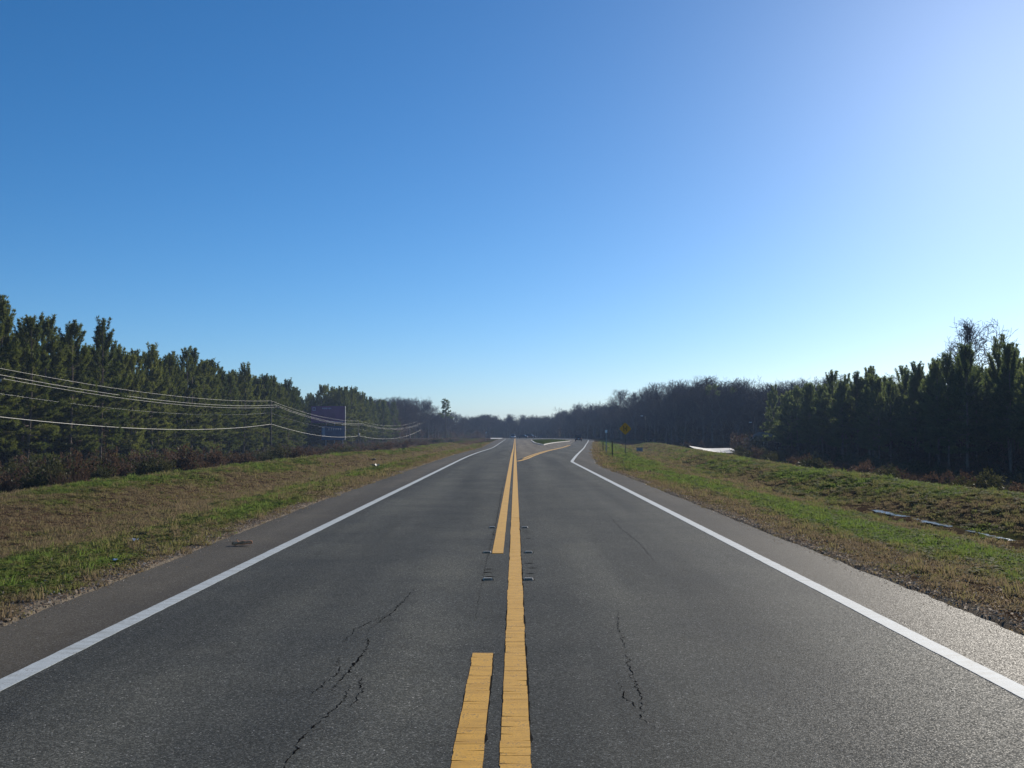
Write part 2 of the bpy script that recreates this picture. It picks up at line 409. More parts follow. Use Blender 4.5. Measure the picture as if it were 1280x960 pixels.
def ground_mat():
    m, nt, b = new_mat('ground_cover'); L = nt.links.new
    tc = N(nt, 'ShaderNodeTexCoord').outputs['Object']
    at = N(nt, 'ShaderNodeAttribute', attribute_name='green'); sa = N(nt, 'ShaderNodeAttribute', attribute_name='sand'); da = N(nt, 'ShaderNodeAttribute', attribute_name='dirt')
    n1 = N(nt, 'ShaderNodeTexNoise', i_Scale=2.2, i_Detail=9.0, i_Roughness=0.7); L(tc, n1.inputs['Vector'])
    n2 = N(nt, 'ShaderNodeTexNoise', i_Scale=26.0, i_Detail=6.0, i_Roughness=0.7); L(tc, n2.inputs['Vector'])
    n3 = N(nt, 'ShaderNodeTexNoise', i_Scale=0.35, i_Detail=6.0); L(tc, n3.inputs['Vector'])
    f = math_n(nt, 'ADD', at.outputs['Fac'], math_n(nt, 'MULTIPLY', math_n(nt, 'SUBTRACT', n1.outputs[0], 0.5), 0.9))
    f = math_n(nt, 'ADD', f, math_n(nt, 'MULTIPLY', math_n(nt, 'SUBTRACT', n2.outputs[0], 0.5), 0.7))
    r = ramp(nt, [(0.0, (0.055, 0.037, 0.025)), (0.22, (0.085, 0.06, 0.036)), (0.45, (0.07, 0.062, 0.025)), (0.7, (0.045, 0.062, 0.016)), (1.0, (0.045, 0.08, 0.015))])
    L(f, r.inputs[0])
    dr = ramp(nt, [(0.3, (0.06, 0.038, 0.025)), (0.7, (0.13, 0.082, 0.052))]); L(n3.outputs[0], dr.inputs[0])
    c = mixc(nt, da.outputs['Fac'], r.outputs[0], dr.outputs[0])
    sr = ramp(nt, [(0.3, (0.15, 0.125, 0.095)), (0.7, (0.34, 0.29, 0.22))]); L(n2.outputs[0], sr.inputs[0])
    sf = math_n(nt, 'MULTIPLY', sa.outputs['Fac'], math_n(nt, 'ADD', 0.35, n1.outputs[0]))
    c = mixc(nt, sf, c, sr.outputs[0])
    L(c, b.inputs['Base Color']); b.inputs['Roughness'].default_value = 1.0; b.inputs['Specular IOR Level'].default_value = 0.0
    h = math_n(nt, 'ADD', n2.outputs[0], math_n(nt, 'MULTIPLY', n1.outputs[0], 2.0))
    bp = N(nt, 'ShaderNodeBump', i_Strength=0.7, i_Distance=0.035); L(h, bp.inputs['Height']); L(bp.outputs[0], b.inputs['Normal'])
    return m
M['ground'] = ground_mat()
gm = np_mesh('ground', np.stack([GX, GD, GZ], -1).reshape(-1, 3), gf, [M['ground']], smooth=True)
GA = EL(GD) - GX; GB = GX - ER(GD)
gsc = 1 + 0.35 * smooth(70, 160, GD)
def vattr(me, name, val):
    a = me.attributes.new(name, 'FLOAT', 'POINT'); a.data.foreach_set('value', np.asarray(val, np.float32).ravel())
vattr(gm, 'green', green(GX, GD))
edge = np.maximum(GA, GB)
vattr(gm, 'sand', (1 - smooth(0.16, 0.42 , edge + (vnoise(GX * 1.5, GD * 1.2) - 0.5) * 0.35)) * (edge > -0.3))
gb2 = GB / gsc
dirt = smooth(75, 110, GD) * smooth(4.3, 5.2, gb2) * (1 - smooth(7.4, 8.6, gb2)) * 0.9 + smooth(80, 120, GD) * smooth(8, 9, gb2) * (1 - smooth(11, 16, gb2)) * 0.35
dirt = dirt + 0.45 * smooth(4.2, 5.2, GA) * (1 - smooth(6.8, 8.0, GA))
vattr(gm, 'dirt', np.clip(dirt + (fbm(GX * 0.4, GD * 0.1, 3) - 0.5) * 0.8 * (dirt > 0.05), 0, 1))
ground = link('ground', gm)
tag(ground, 'mown verges, ditches and banks beside the highway', 'ground', kind='structure')

# ---- road sheets
def jit(D, amp, seed, fr=1.3):
    return (fbm(np.asarray(D) * fr + seed, np.asarray(D) * 0 + seed * 3.7, 4) - 0.5) * amp
dr_near = axis([(-40, 0, 4), (0, 60, 0.12), (60, 120, 0.8), (120, 470.1, 3)])
def strip(name, left, right, dD, mat, dz, cols=2, parent=None):
    l = left(dD); r = right(dD)
    V = []
    for k in range(cols):
        t = k / (cols - 1)
        V.append(np.stack([l * (1 - t) + r * t, dD, zroad(dD) + dz], -1))
    V = np.stack(V, 1); n = len(dD)
    ii = np.arange(n * cols).reshape(n, cols)
    F = np.stack([ii[:-1, :-1], ii[:-1, 1:], ii[1:, 1:], ii[1:, :-1]], -1).reshape(-1, 4)
    return link(name, np_mesh(name, V.reshape(-1, 3), F, [mat]), parent)
road = tag(strip('road', lambda D: WL(D) - 0.05, lambda D: WR(D) + 0.05, dr_near, M['asphalt'], 0.0, 3),
           'two-lane asphalt highway running straight away to a fork', 'road', kind='structure')
road_el = lambda D: EL(D) + jit(D, 0.10, 3.3) + jit(D, 0.06, 5.3, 9)
road_er = lambda D: ER(D) + jit(D, 0.12, 8.1, .8) + jit(D, 0.07, 2.9, 9)
sh1 = tag(strip('road_shoulder', road_el, lambda D: WL(D) - 0.05, dr_near, M['shoulder'], 0.0), 'narrow paved shoulder left of the white edge line', 'shoulder', kind='structure')
sh2 = tag(strip('road_shoulder', lambda D: WR(D) + 0.05, road_er, dr_near, M['shoulder'], 0.0), 'paved shoulder right of the white edge line', 'shoulder', kind='structure')
# broken pavement lip dropping to the dirt
def lip(edgef, sgn, parent):
    dD = dr_near; e = edgef(dD); out = e + sgn * (0.10 + 0.10 * vnoise(dD * 2.1, dD * 0 + 5))
    V = np.concatenate([np.stack([e, dD, zroad(dD) - 0.001], -1), np.stack([out, dD, zroad(dD) - 0.10], -1)])
    n = len(dD); i = np.arange(n - 1)
    F = np.stack([i, i + 1, i + 1 + n, i + n], -1)
    return link('pavement_lip', np_mesh('pavement_lip', V, F, [M['shoulder']]), parent)
lip(road_el, -1, sh1); lip(road_er, 1, sh2)

# gore and grass island between the two carriageways
br_d = np.array([59, 62, 66.6, 76, 86, 100, 118, 145, 181, 215, 250, 300, 350])
br_x = np.array([0.06, 0.42, 0.83, 1.40, 2.07, 3.0, 4.24, 6.4, 9.5, 12.2, 14.8, 18.6, 21.5])
def BR(D): return np.interp(D, br_d, br_x)
gd = axis([(64, 350, 2)])
gore = tag(strip('gore_area', lambda D: 0.12 + 0 * D, lambda D: BR(D) - 0.45, gd, M['gore'], 0.004), 'dusty paved wedge between the splitting yellow lines', 'road', kind='structure')
def island():
    root = empty('grass_island', (0, 0, 0))
    tag(root, 'curbed grass island where the highway divides', 'traffic island')
    dd = np.linspace(186, 330, 60)
    t = (dd - 186) / 144
    l = 4.9 - 1.0 * np.sin(np.clip(t * 3, 0, 1) * math.pi / 2) + 0.8 * t; rgt = 5.2 + (np.minimum(BR(dd) - 1.6, 15) - 5.0) * np.clip((dd - 186) / 90, 0, 1) ** 0.8
    rgt = np.maximum(rgt, l + 0.2)
    end = np.sqrt(np.clip(1 - ((t - 0.8) / 0.2) ** 2, 0, 1)); end[t < 0.8] = 1
    c = (l + rgt) / 2; l = c + (l - c) * end; rgt = c + (rgt - c) * end
    z0 = zroad(dd)
    # kerb
    ring = [(x, d, z) for x, d, z in zip(l, dd, z0)] + [(x, d, z) for x, d, z in zip(rgt[::-1], dd[::-1], z0[::-1])]
    n = len(ring); cx = np.mean([q[0] for q in ring])
    kb = MB(); V = []; F = []
    cs = [(c_, d, z) for c_, d, z in zip(c, dd, z0)] + [(c_, d, z) for c_, d, z in zip(c[::-1], dd[::-1], z0[::-1])]
    inn = []
    for (x, d, z), (xc, _, _) in zip(ring, cs):
        xi = x + (xc - x) * min(1, 0.3 / max(abs(xc - x), 0.3)); inn.append((xi, d, z))
    V = [(x, d, z) for x, d, z in ring] + [(x, d, z + .14) for x, d, z in ring] + [(x, d, z + .14) for x, d, z in inn]
    for i in range(n):
        j = (i + 1) % n
        F += [[i, j, n + j, n + i], [n + i, n + j, 2 * n + j, 2 * n + i]]
    kb.add(V, F); kb.build('kerb', M['concrete'], root)
    tf = MB(); m = len(dd); V = []; F = []
    for i in range(m):
        xl = inn[i][0]; xr = inn[2 * m - 1 - i][0]
        for k in range(5):
            s = k / 4; V.append((xl + (xr - xl) * s, dd[i], z0[i] + 0.13 + 0.38 * math.sin(math.pi * s) * math.sin(math.pi * min(1, i / m * 1.0)) + random.uniform(0, .04)))
    for i in range(m - 1):
        for k in range(4): F.append([i * 5 + k, i * 5 + k + 1, i * 5 + 5 + k + 1, i * 5 + 5 + k])
    tf.add(V, F); o = tf.build('turf', M['ground'], root)
    vattr(o.data, 'green', np.full(len(V), 0.7))
    return root
island()

# ---- painted markings
def line(name, xf, w, d0, d1, mat, step, dz, parent, amp=0.012, label=None):
    dD = np.append(np.arange(d0, d1, step), d1)
    c = xf(dD)
    # offset across the direction of travel
    dx = np.gradient(c, dD); nxv = 1 / np.sqrt(1 + dx ** 2); nyv = -dx * nxv
    z = zroad(dD)
    wl = w / 2 + jit(dD, amp, 1.7 + w, 6); wr_ = w / 2 + jit(dD, amp, 6.1 + w, 6)
    L_ = np.stack([c - nxv * wl, dD - nyv * wl, z + dz], -1); R_ = np.stack([c + nxv * wr_, dD + nyv * wr_, z + dz], -1)
    n = len(dD)
    V = np.concatenate([L_, R_, L_ - [0, 0, dz - .0005], R_ - [0, 0, dz - .0005]]); i = np.arange(n - 1)
    F = np.concatenate([np.stack([i, i + n, i + n + 1, i + 1], -1), np.stack([i + 2 * n, i, i + 1, i + 1 + 2 * n], -1), np.stack([i + n, i + 3 * n, i + 1 + 3 * n, i + 1 + n], -1),
                        np.array([[0, 2 * n, 3 * n, n], [n - 1, 2 * n - 1, 4 * n - 1, 3 * n - 1]])])
    o = link(name, np_mesh(name, V, F, [mat]), parent)
    if label: o['label'] = label
    return o
WWID = 0.155
line('edge_line', WL, WWID, -30, 60, M['white'], 0.06, 0.004, road, label='left white edge line, the near stretch')
line('edge_line', WL, WWID, 60, 366, M['white'], 1.5, 0.005, road, 0.0)
line('edge_line', WR, WWID, -30, 57, M['white'], 0.06, 0.004, road, label='right white edge line up to its kink')
line('edge_line', WR, WWID + 0.02, 57, 350, M['white'], 0.5, 0.005, road, 0.0)

def cracked_line(x0, w, d0, d1, parent, first_ragged=True):
    """thick yellow thermoplastic broken into slabs by cross cracks"""
    d = d0; k = 0
    while d < d1 - 0.03:
        n_ = random.choice([0.04, 0.06, 0.09, 0.13, 0.18, 0.26]) * random.uniform(0.7, 1.3)
        e = min(d + n_, d1); 
        g = random.choice([0.0008, 0.001, 0.0015, 0.002, 0.004, 0.006])
        m = 7; V = []
        top = 0.0035 + random.uniform(-0.0004, 0.0006)
        ts = np.linspace(-1, 1, m)
        skew = random.uniform(-0.012, 0.012)
        y0 = d + g / 2 + np.array([random.uniform(-.002, .002) for _ in ts]) + skew * ts if k else d + 0 * ts
        y1 = e - g / 2 + np.array([random.uniform(-.002, .002) for _ in ts])
        if e - d < 0.09: y0 = d + g / 2 + 0 * ts if k else y0
        xw = w / 2
        jl = jit(np.array([d]), 0.014, 2.2, 2.5)[0] + random.gauss(0, .0015); jr = jit(np.array([d]), 0.016, 9.4, 2.5)[0] + random.gauss(0, .0015)
        X = x0 + np.where(ts < 0, ts * (xw + jl), ts * (xw + jr))
        z = zroad((d + e) / 2)
        for zz in (top, 0.0005):
            V += [(X[i], y0[i], z + zz) for i in range(m)] + [(X[i], y1[i], z + zz) for i in range(m)]
        F = [[i, i + 1, m + i + 1, m + i] for i in range(m - 1)]
        b2 = 2 * m
        F += [[i, b2 + i, b2 + i + 1, i + 1] for i in range(m - 1)] + [[m + i, m + i + 1, b2 + m + i + 1, b2 + m + i] for i in range(m - 1)]
        F += [[0, m, b2 + m, b2], [m - 1, b2 + m - 1, b2 + 2 * m - 1, 2 * m - 1]]
        MB().add(V, F).build('paint_slab', M['yellow'], parent)
        d = e; k += 1
YW = 0.152
# grimy tar film under the near yellow paint, showing in its cracks; its overhang paints the edge shadow
line('tar_shade_film', lambda D: 0.004 + 0 * D, YW + 0.012, 3.2, 20, M['tar'], 0.04, 0.0015, road, 0.03)
line('tar_shade_film', lambda D: -0.238 + 0 * D, YW + 0.008, 4.2, 7.73, M['tar'], 0.04, 0.0015, road, 0.03)
cl = empty('centre_line', (0, 0, 0)); cl.parent = road; cl['label'] = 'solid yellow centre line split by cross cracks'
cracked_line(0.0, YW, 3.2, 20, cl)
dl = empty('dash_line', (0, 0, 0)); dl.parent = road; dl['label'] = 'short yellow dash left of the solid centre line'
cracked_line(-0.242, YW, 4.3, 7.76, dl)
line('centre_line', lambda D: 0.0 * D, YW, 20, 400, M['yellow'], 0.8, 0.006, road, 0.0, 'solid yellow line running to the far end')
line('centre_line', lambda D: -0.24 + 0 * D, YW, 14.1, 60, M['yellow'], 0.08, 0.006, road, 0.01, 'second yellow line beginning beyond the dash')
line('centre_line', lambda D: -0.24 + 0 * D, YW, 60, 400, M['yellow'], 2, 0.006, road, 0.0)
line('gore_line', BR, YW + 0.02, 59.5, 190, M['yellow'], 0.6, 0.009, road, 0.0, 'yellow line bending right around the gore')
line('gore_line', lambda D: BR(D) - 0.28 , YW, 66, 185, M['yellow'], 0.6, 0.008, road, 0.0)

# ---- cracks and scrape marks in the asphalt
def crack(pts, w, parent, name='crack', fork=True):
    P = []; 
    for (a, b) in zip(pts[:-1], pts[1:]):
        n = max(2, int(math.hypot(b[0] - a[0], b[1] - a[1]) / 0.03))
        for i in range(n):
            t = i / n; P.append((a[0] + (b[0] - a[0]) * t + random.gauss(0, .009), a[1] + (b[1] - a[1]) * t + random.gauss(0, .009)))
    V = []; F = []; k = 0
    for i, (x, y) in enumerate(P):
        ww = 1.25 * w * random.uniform(0.1, 1.5) * (0.25 + 0.75 * math.sin(math.pi * i / len(P)))
        if random.random() < 0.12: ww *= 0.1
        V += [(x - ww, y, 0.0022), (x + ww, y, 0.0022)]
        if i: F.append([2 * i - 2, 2 * i - 1, 2 * i + 1, 2 * i])
    MB().add(V, F).build(name, M['gap'], parent)
crack([(-1.06, 11.0), (-1.09, 10.4), (-1.13, 9.5), (-1.24, 8.5)], 0.004, road)
crack([(-1.2, 8.45), (-1.14, 8.0), (-1.15, 7.3), (-1.17, 6.9), (-1.19, 6.55)], 0.0065, road)
crack([(-1.08, 6.8), (-1.06, 6.4), (-1.11, 6.0), (-1.16, 5.6), (-1.13, 5.1), (-1.2, 4.6)], 0.005, road)
crack([(-1.30, 7.6), (-1.22, 7.1), (-1.3, 6.5)], 0.003, road)
crack([(0.84, 7.9), (0.80, 7.2), (0.79, 6.6), (0.73, 6.0), (0.80, 5.75)], 0.0035, road)
crack([(0.70, 6.9), (0.68, 6.5), (0.74, 6.2)], 0.003, road)
crack([(-0.36, 40), (-0.38, 28), (-0.35, 18), (-0.37, 13), (-0.35, 9)], 0.0035, road)
crack([(-1.24, 8.5), (-1.20, 8.45)], 0.004, road)
crack([(-1.16, 6.62), (-1.08, 6.8)], 0.004, road)
crack([(-1.17, 7.2), (-1.05, 7.0), (-0.98, 6.6), (-1.0, 6.2)], 0.003, road)
crack([(-1.13, 9.6), (-1.22, 9.2), (-1.35, 8.7), (-1.36, 8.1)], 0.003, road)
crack([(0.95, 9.6), (0.88, 8.8), (0.84, 7.9)], 0.003, road)
crack([(1.9, 21), (1.82, 18), (1.86, 15.4), (1.78, 13)], 0.003, road)
crack([(-3.3, 13.2), (-2.2, 13.1), (-1.0, 13.25), (-0.4, 13.2)], 0.003, road)
for (x0, y0) in [(-0.33, 17.0), (-0.34, 16.7), (-0.36, 15.9), (-0.32, 12.5), (-0.33, 12.2), (-0.29, 11.85), (0.19, 17.3), (0.2, 17.0), (0.2, 16.1), (0.17, 13.05), (0.21, 12.6), (0.18, 12.1)]:
    m = MB(); n = 9; V = []; F = []
    for i in range(n):
        t = i / (n - 1); ww = 0.022 * math.sin(math.pi * t) * random.uniform(0.5, 1.3) + 0.002
        V += [(x0 - .06 + .12 * t, y0 - ww, .0026), (x0 - .06 + .12 * t, y0 + ww, .0026)]
        if i: F.append([2 * i - 2, 2 * i, 2 * i + 1, 2 * i - 1])
    m.add(V, F).build('scrape_mark', M['tar'], road)

# ------------------------------------------------------------------ scatter (stuff) by geometry nodes
def source(name, me):
    return bpy.data.objects.new(name, me)
def scatter(name, pts, rots, scls, idxs, tints, sources, label, cat):
    me = bpy.data.meshes.new(name)
    me.vertices.add(len(pts)); me.vertices.foreach_set('co', np.asarray(pts, np.float32).ravel())
    a = me.attributes.new('rot', 'FLOAT_VECTOR', 'POINT'); a.data.foreach_set('vector', np.asarray(rots, np.float32).ravel())
    a = me.attributes.new('scl', 'FLOAT_VECTOR', 'POINT'); a.data.foreach_set('vector', np.asarray(scls, np.float32).ravel())
    a = me.attributes.new('pick', 'INT', 'POINT'); a.data.foreach_set('value', np.asarray(idxs, np.int32).ravel())
    a = me.attributes.new('tint', 'FLOAT', 'POINT'); a.data.foreach_set('value', np.asarray(tints, np.float32).ravel())
    o = link(name, me)
    g = bpy.data.node_groups.new(name + '_nodes', 'GeometryNodeTree')
    g.interface.new_socket('Geometry', in_out='INPUT', socket_type='NodeSocketGeometry')
    g.interface.new_socket('Geometry', in_out='OUTPUT', socket_type='NodeSocketGeometry')
    gi = g.nodes.new('NodeGroupInput'); go = g.nodes.new('NodeGroupOutput')
    iop = g.nodes.new('GeometryNodeInstanceOnPoints')
    jn = g.nodes.new('GeometryNodeJoinGeometry')
    for so in reversed(sources):
        oi = g.nodes.new('GeometryNodeObjectInfo'); oi.inputs['Object'].default_value = so
        oi.inputs['As Instance'].default_value = True
        g.links.new(oi.outputs['Geometry'], jn.inputs[0])
    g.links.new(jn.outputs[0], iop.inputs['Instance'])
    iop.inputs['Pick Instance'].default_value = True
    def attr(n, t):
        q = g.nodes.new('GeometryNodeInputNamedAttribute'); q.data_type = t; q.inputs['Name'].default_value = n
        return [s for s in q.outputs if s.enabled and s.name == 'Attribute'][0]
    g.links.new(gi.outputs[0], iop.inputs['Points'])
    g.links.new(attr('pick', 'INT'), iop.inputs['Instance Index'])
    g.links.new(attr('rot', 'FLOAT_VECTOR'), iop.inputs['Rotation'])
    g.links.new(attr('scl', 'FLOAT_VECTOR'), iop.inputs['Scale'])
    g.links.new(iop.outputs[0], go.inputs[0])
    md = o.modifiers.new('scatter', 'NODES'); md.node_group = g
    tag(o, label, cat, kind='stuff')
    return o

# ---- grass tufts
def tuft_mesh(name, n, rad, h, w, lean, mat, seed):
    r = np.random.default_rng(seed)
    V = []; F = []
    for i in range(n):
        a = r.uniform(0, 6.283); d = rad * math.sqrt(r.random()); x, y = d * math.cos(a), d * math.sin(a)
        b = r.uniform(0, 6.283); ln = h * r.uniform(0.45, 1.1); le = ln * lean * r.uniform(0.2, 1.2)
        c = r.uniform(0, 6.283); wx, wy = w / 2 * math.cos(c), w / 2 * math.sin(c)
        lx, ly = le * math.cos(b), le * math.sin(b)
        k = len(V)
        V += [(x - wx, y - wy, -0.01), (x + wx, y + wy, -0.01), (x + lx * .4 + wx * .7, y + ly * .4 + wy * .7, ln * .6), (x + lx * .4 - wx * .7, y + ly * .4 - wy * .7, ln * .6), (x + lx, y + ly, ln * (1 - 0.25 * lean))]
        F += [[k, k + 1, k + 2, k + 3], [k + 3, k + 2, k + 4]]
    return np_mesh(name, V, F, [mat])
def rosette_mesh(name, n, rad, mat, seed):
    r = np.random.default_rng(seed); V = []; F = []
    for i in range(n):
        a = r.uniform(0, 6.283); d = rad * math.sqrt(r.random()); s = r.uniform(0.012, 0.026); z = r.uniform(0.005, 0.045)
        x, y = d * math.cos(a), d * math.sin(a); t = r.uniform(0, 6.283); tz = r.uniform(-.6, .6)
        k = len(V)
        V += [(x + s * math.cos(t + q * 1.571), y + s * math.sin(t + q * 1.571), z + s * tz * math.cos(q * 1.571)) for q in range(4)]
        F.append([k, k + 1, k + 2, k + 3])
    return np_mesh(name, V, F, [mat])
gs = [source('grass_tuft', tuft_mesh('grass_tuft', 22, .09, .055, .009, 1.0, M['grass'], s)) for s in (1, 2)] + \
     [source('grass_tuft', rosette_mesh('clover_patch', 30, .10, M['grass'], 5)),
      source('grass_tuft', tuft_mesh('tall_tuft', 26, .07, .14, .009, .6, M['grass'], 9)),
      source('grass_tuft', tuft_mesh('thatch_tuft', 26, .11, .035, .011, 2.2, M['grass'], 12))]
def grass_points():
    P = []
    # bands of distance: (d0, d1, tufts per square metre, scale)
    for (d0, d1, dens, sc) in [(6, 20, 75, 1.0), (20, 38, 52, 1.2), (38, 64, 22, 1.8), (64, 115, 8.0, 2.7), (115, 240, 2.2, 4.2)]:
        for side in (-1, 1):
            wid = 12.5 if d0 < 60 else 16
            n = int((d1 - d0) * wid * dens)
            D = rng.uniform(d0, d1, n); u = rng.uniform(0, wid, n)
            X = np.where(side < 0, EL(D) - 0.02 - u, ER(D) + 0.05 + u)
            vis = np.abs(X) < 0.53 * D + 1.5
            X, D, u = X[vis], D[vis], u[vis]
            g = green(X, D)
            keep = rng.random(len(X)) < (0.8 + 0.2 * smooth(0.15, 0.5, g)) * smooth(-0.1, 0.45, u + (vnoise(X * 2, D * 1.7) - 0.5) * 0.5)
            if side > 0: keep &= ~((u > 5.9) & (u < 7.2) & (D < 34) & (rng.random(len(X)) < 0.8))
            X, D, g, u = X[keep], D[keep], g[keep], u[keep]
            P.append(np.stack([X, D, g, np.full(len(X), sc), u], -1))
    return np.concatenate(P)
GP = grass_points()
gx, gdd, gg, gsx = GP[:, 0], GP[:, 1], GP[:, 2], GP[:, 3]
gz = height(gx, gdd)
n = len(gx)
rr = rng.random(n)
pick = np.where(gg < 0.3, np.where(rr < 0.75, 4, np.where(rr < .92, 0, 3)), np.where(rr < 0.35, 2, np.where(rr < 0.62, 0, np.where(rr < 0.85, 1, np.where(rr < 0.93, 4, 3)))))
tint = np.clip(gg * 1.0 + rng.normal(0, 0.17, n), 0, 1)
rots = np.stack([rng.normal(0, .12, n), rng.normal(0, .12, n), rng.uniform(0, 6.28, n)], -1)
s1 = gsx * rng.uniform(0.7, 1.35, n)
scl = np.stack([s1, s1, s1 ** 0.6 * rng.uniform(0.7, 1.2, n)], -1)
scatter('verge_grass', np.stack([gx, gdd, gz], -1), rots, scl, pick, tint, gs, 'short winter grass, clover and thatch on the roadside verges', 'grass')

# ---- leaf litter and gravel along the pavement edges
def chip_mesh(name, seed, flat):
    r = np.random.default_rng(seed); k = 6
    V = [(math.cos(i * 1.047) * r.uniform(.6, 1.2), math.sin(i * 1.047) * r.uniform(.5, 1.0), r.uniform(-.1, .25) * (1 if flat else 2)) for i in range(k)] + [(0, 0, .35 if flat else 1.0)]
    return np_mesh(name, V, [[i, (i + 1) % k, k] for i in range(k)], [M['litter']])
ls = [source('litter_chip', chip_mesh('leaf_chip', s, s < 3)) for s in (1, 2, 3, 4)]
LP = []
for side in (-1, 1):
    for (d0, d1, n_, spread) in [(6, 24, 9500, 1.0), (24, 50, 4500, 1.0)]:
        D = rng.uniform(d0, d1, n_); u = np.abs(rng.normal(0, 1, n_))
        u = np.where(rng.random(n_) < 0.35, rng.normal(0.15, 0.16, n_), u * (1.5 if side > 0 else 0.9))
        X = EL(D) - u if side < 0 else ER(D) + u
        LP.append(np.stack([X, D, u], -1))
LP = np.concatenate(LP)
on_road = LP[:, 2] < 0.05
lz = np.where(on_road, zroad(LP[:, 1]) + 0.002, height(LP[:, 0], LP[:, 1]) + 0.012)
n = len(LP)
sz = np.where(on_road, rng.uniform(.004, .010, n), rng.uniform(.006, .022, n))
scatter('leaf_litter', np.stack([LP[:, 0], LP[:, 1], lz], -1), np.stack([rng.normal(0, .5, n), rng.normal(0, .5, n), rng.uniform(0, 6.28, n)], -1),
        np.stack([sz, sz, sz * .6], -1), rng.integers(0, 4, n), np.clip(rng.beta(1.6, 1.8, n), 0, 1), ls, 'dead leaf bits and gravel strewn along the pavement edges', 'litter')

# ---- ditch water
def water():
    m, nt, b = new_mat('ditch_water'); L = nt.links.new
    b.inputs['Base Color'].default_value = (0.03, 0.026, 0.02, 1); b.inputs['Roughness'].default_value = 0.09
    tc = N(nt, 'ShaderNodeTexCoord').outputs['Object']; nz = N(nt, 'ShaderNodeTexNoise', i_Scale=9.0, i_Detail=5.0); L(tc, nz.inputs['Vector'])
    bp = N(nt, 'ShaderNodeBump', i_Strength=0.45, i_Distance=0.03); L(nz.outputs[0], bp.inputs['Height']); L(bp.outputs[0], b.inputs['Normal'])
    return m
M['water'] = water()
dD = np.arange(22.3, 31.6, 0.1); c = ER(dD) + 6.75
w1 = 0.09 + jit(dD, 0.5, 4.4, 0.9) + rng.normal(0, .05, len(dD)); w2 = 0.09 + jit(dD, 0.5, 7.7, 0.9) + rng.normal(0, .05, len(dD))
V = np.concatenate([np.stack([c - w1, dD, dD * 0 - 0.705], -1), np.stack([c + w2, dD, dD * 0 - 0.705], -1)])
i = np.arange(len(dD) - 1); F = np.stack([i, i + len(dD), i + len(dD) + 1, i + 1], -1)
tag(link('ditch_water', np_mesh('ditch_water', V, F, [M['water']])), 'narrow strip of standing water glinting in the right-hand ditch', 'water', kind='structure')

# ---- side road on the left far away, pale lot on the right
m = MB(); z = float(zroad(385)) + 0.03
m.add([(-9.2, 384, z), (-5.3, 384, z), (-5.3, 450, z), (-10.8, 450, z), (-9.2, 384, z - 1), (-5.3, 384, z - 1)], [[0, 1, 2, 3], [4, 5, 1, 0]])
tag(m.build('side_road', M['concrete']), 'pale concrete side road joining from the left far ahead', 'road', kind='structure')
m = MB(); V = []; F = []
for j in range(9):
    v = j / 8
    for i in range(9):
        u = i / 8; x = (31.5 + 2.5 * v) * (1 - u) + (38.8 + 3.6 * v) * u; y = 178 + 24 * v
        V.append((x, y, float(height(x, y)) + .14 + .30 * v))
for j in range(8):
    for i in range(8): F.append([j * 9 + i, j * 9 + i + 1, j * 9 + i + 10, j * 9 + i + 9])
m.add(V, F)
m.add([(q[0], q[1], q[2]) for q in V[:9]] + [(q[0], q[1], q[2] - .5) for q in V[:9]], [[9 + i, 10 + i, i + 1, i] for i in range(8)])
tag(m.build('concrete_lot', M['concrete']), 'pale concrete lot gleaming behind the right-hand bank', 'pavement', kind='structure')

# ------------------------------------------------------------------ raised markers, wood, litter
def marker(x, y, rz, label, amber=True):
    root = empty('pavement_marker', (x, y, 0), rz)
    tag(root, label, 'road marker', 'raised markers flanking the yellow lines')
    w, l, h = 0.105, 0.085, 0.022
    V = [(-w / 2, -l / 2, 0), (w / 2, -l / 2, 0), (w / 2, l / 2, 0), (-w / 2, l / 2, 0), (-w * .42, -l * .18, h), (w * .42, -l * .18, h), (w * .42, l * .18, h), (-w * .42, l * .18, h)]
    MB().add(V, [[4, 5, 6, 7], [1, 2, 6, 5], [3, 0, 4, 7], [2, 3, 7, 6], [0, 1, 5, 4]]).build('body', M['marker'], root)
    for s in (-1, 1):
        yb, yt = s * l * .47, s * l * .22
        MB().add([(-w * .4, yb, .0045), (w * .4, yb, .0045), (w * .37, yt, h * .92), (-w * .37, yt, h * .92)], [[0, 1, 2, 3]] if s < 0 else [[3, 2, 1, 0]]).build('reflector', M['amber'], root).location = (0, s * .003, .001)
    m = MB(); m.box((0, 0, -.001), (w + .03, l + .03, .004)); m.build('adhesive_pad', M['tar'], root)
for (x, y, l) in [(-0.40, 17.9, 'raised marker left of the yellow lines, farthest of three'), (-0.385, 14.2, 'raised marker left of the yellow lines, beside the line end'), (-0.31, 11.6, 'raised marker left of the solid line, nearest of three'),
                  (0.17, 17.9, 'raised marker right of the yellow line, farthest of three'), (0.185, 14.2, 'raised marker right of the yellow line, middle of three'), (0.15, 11.6, 'raised marker right of the yellow line, nearest of three')]:
    marker(x, y, random.uniform(-.1, .1), l)

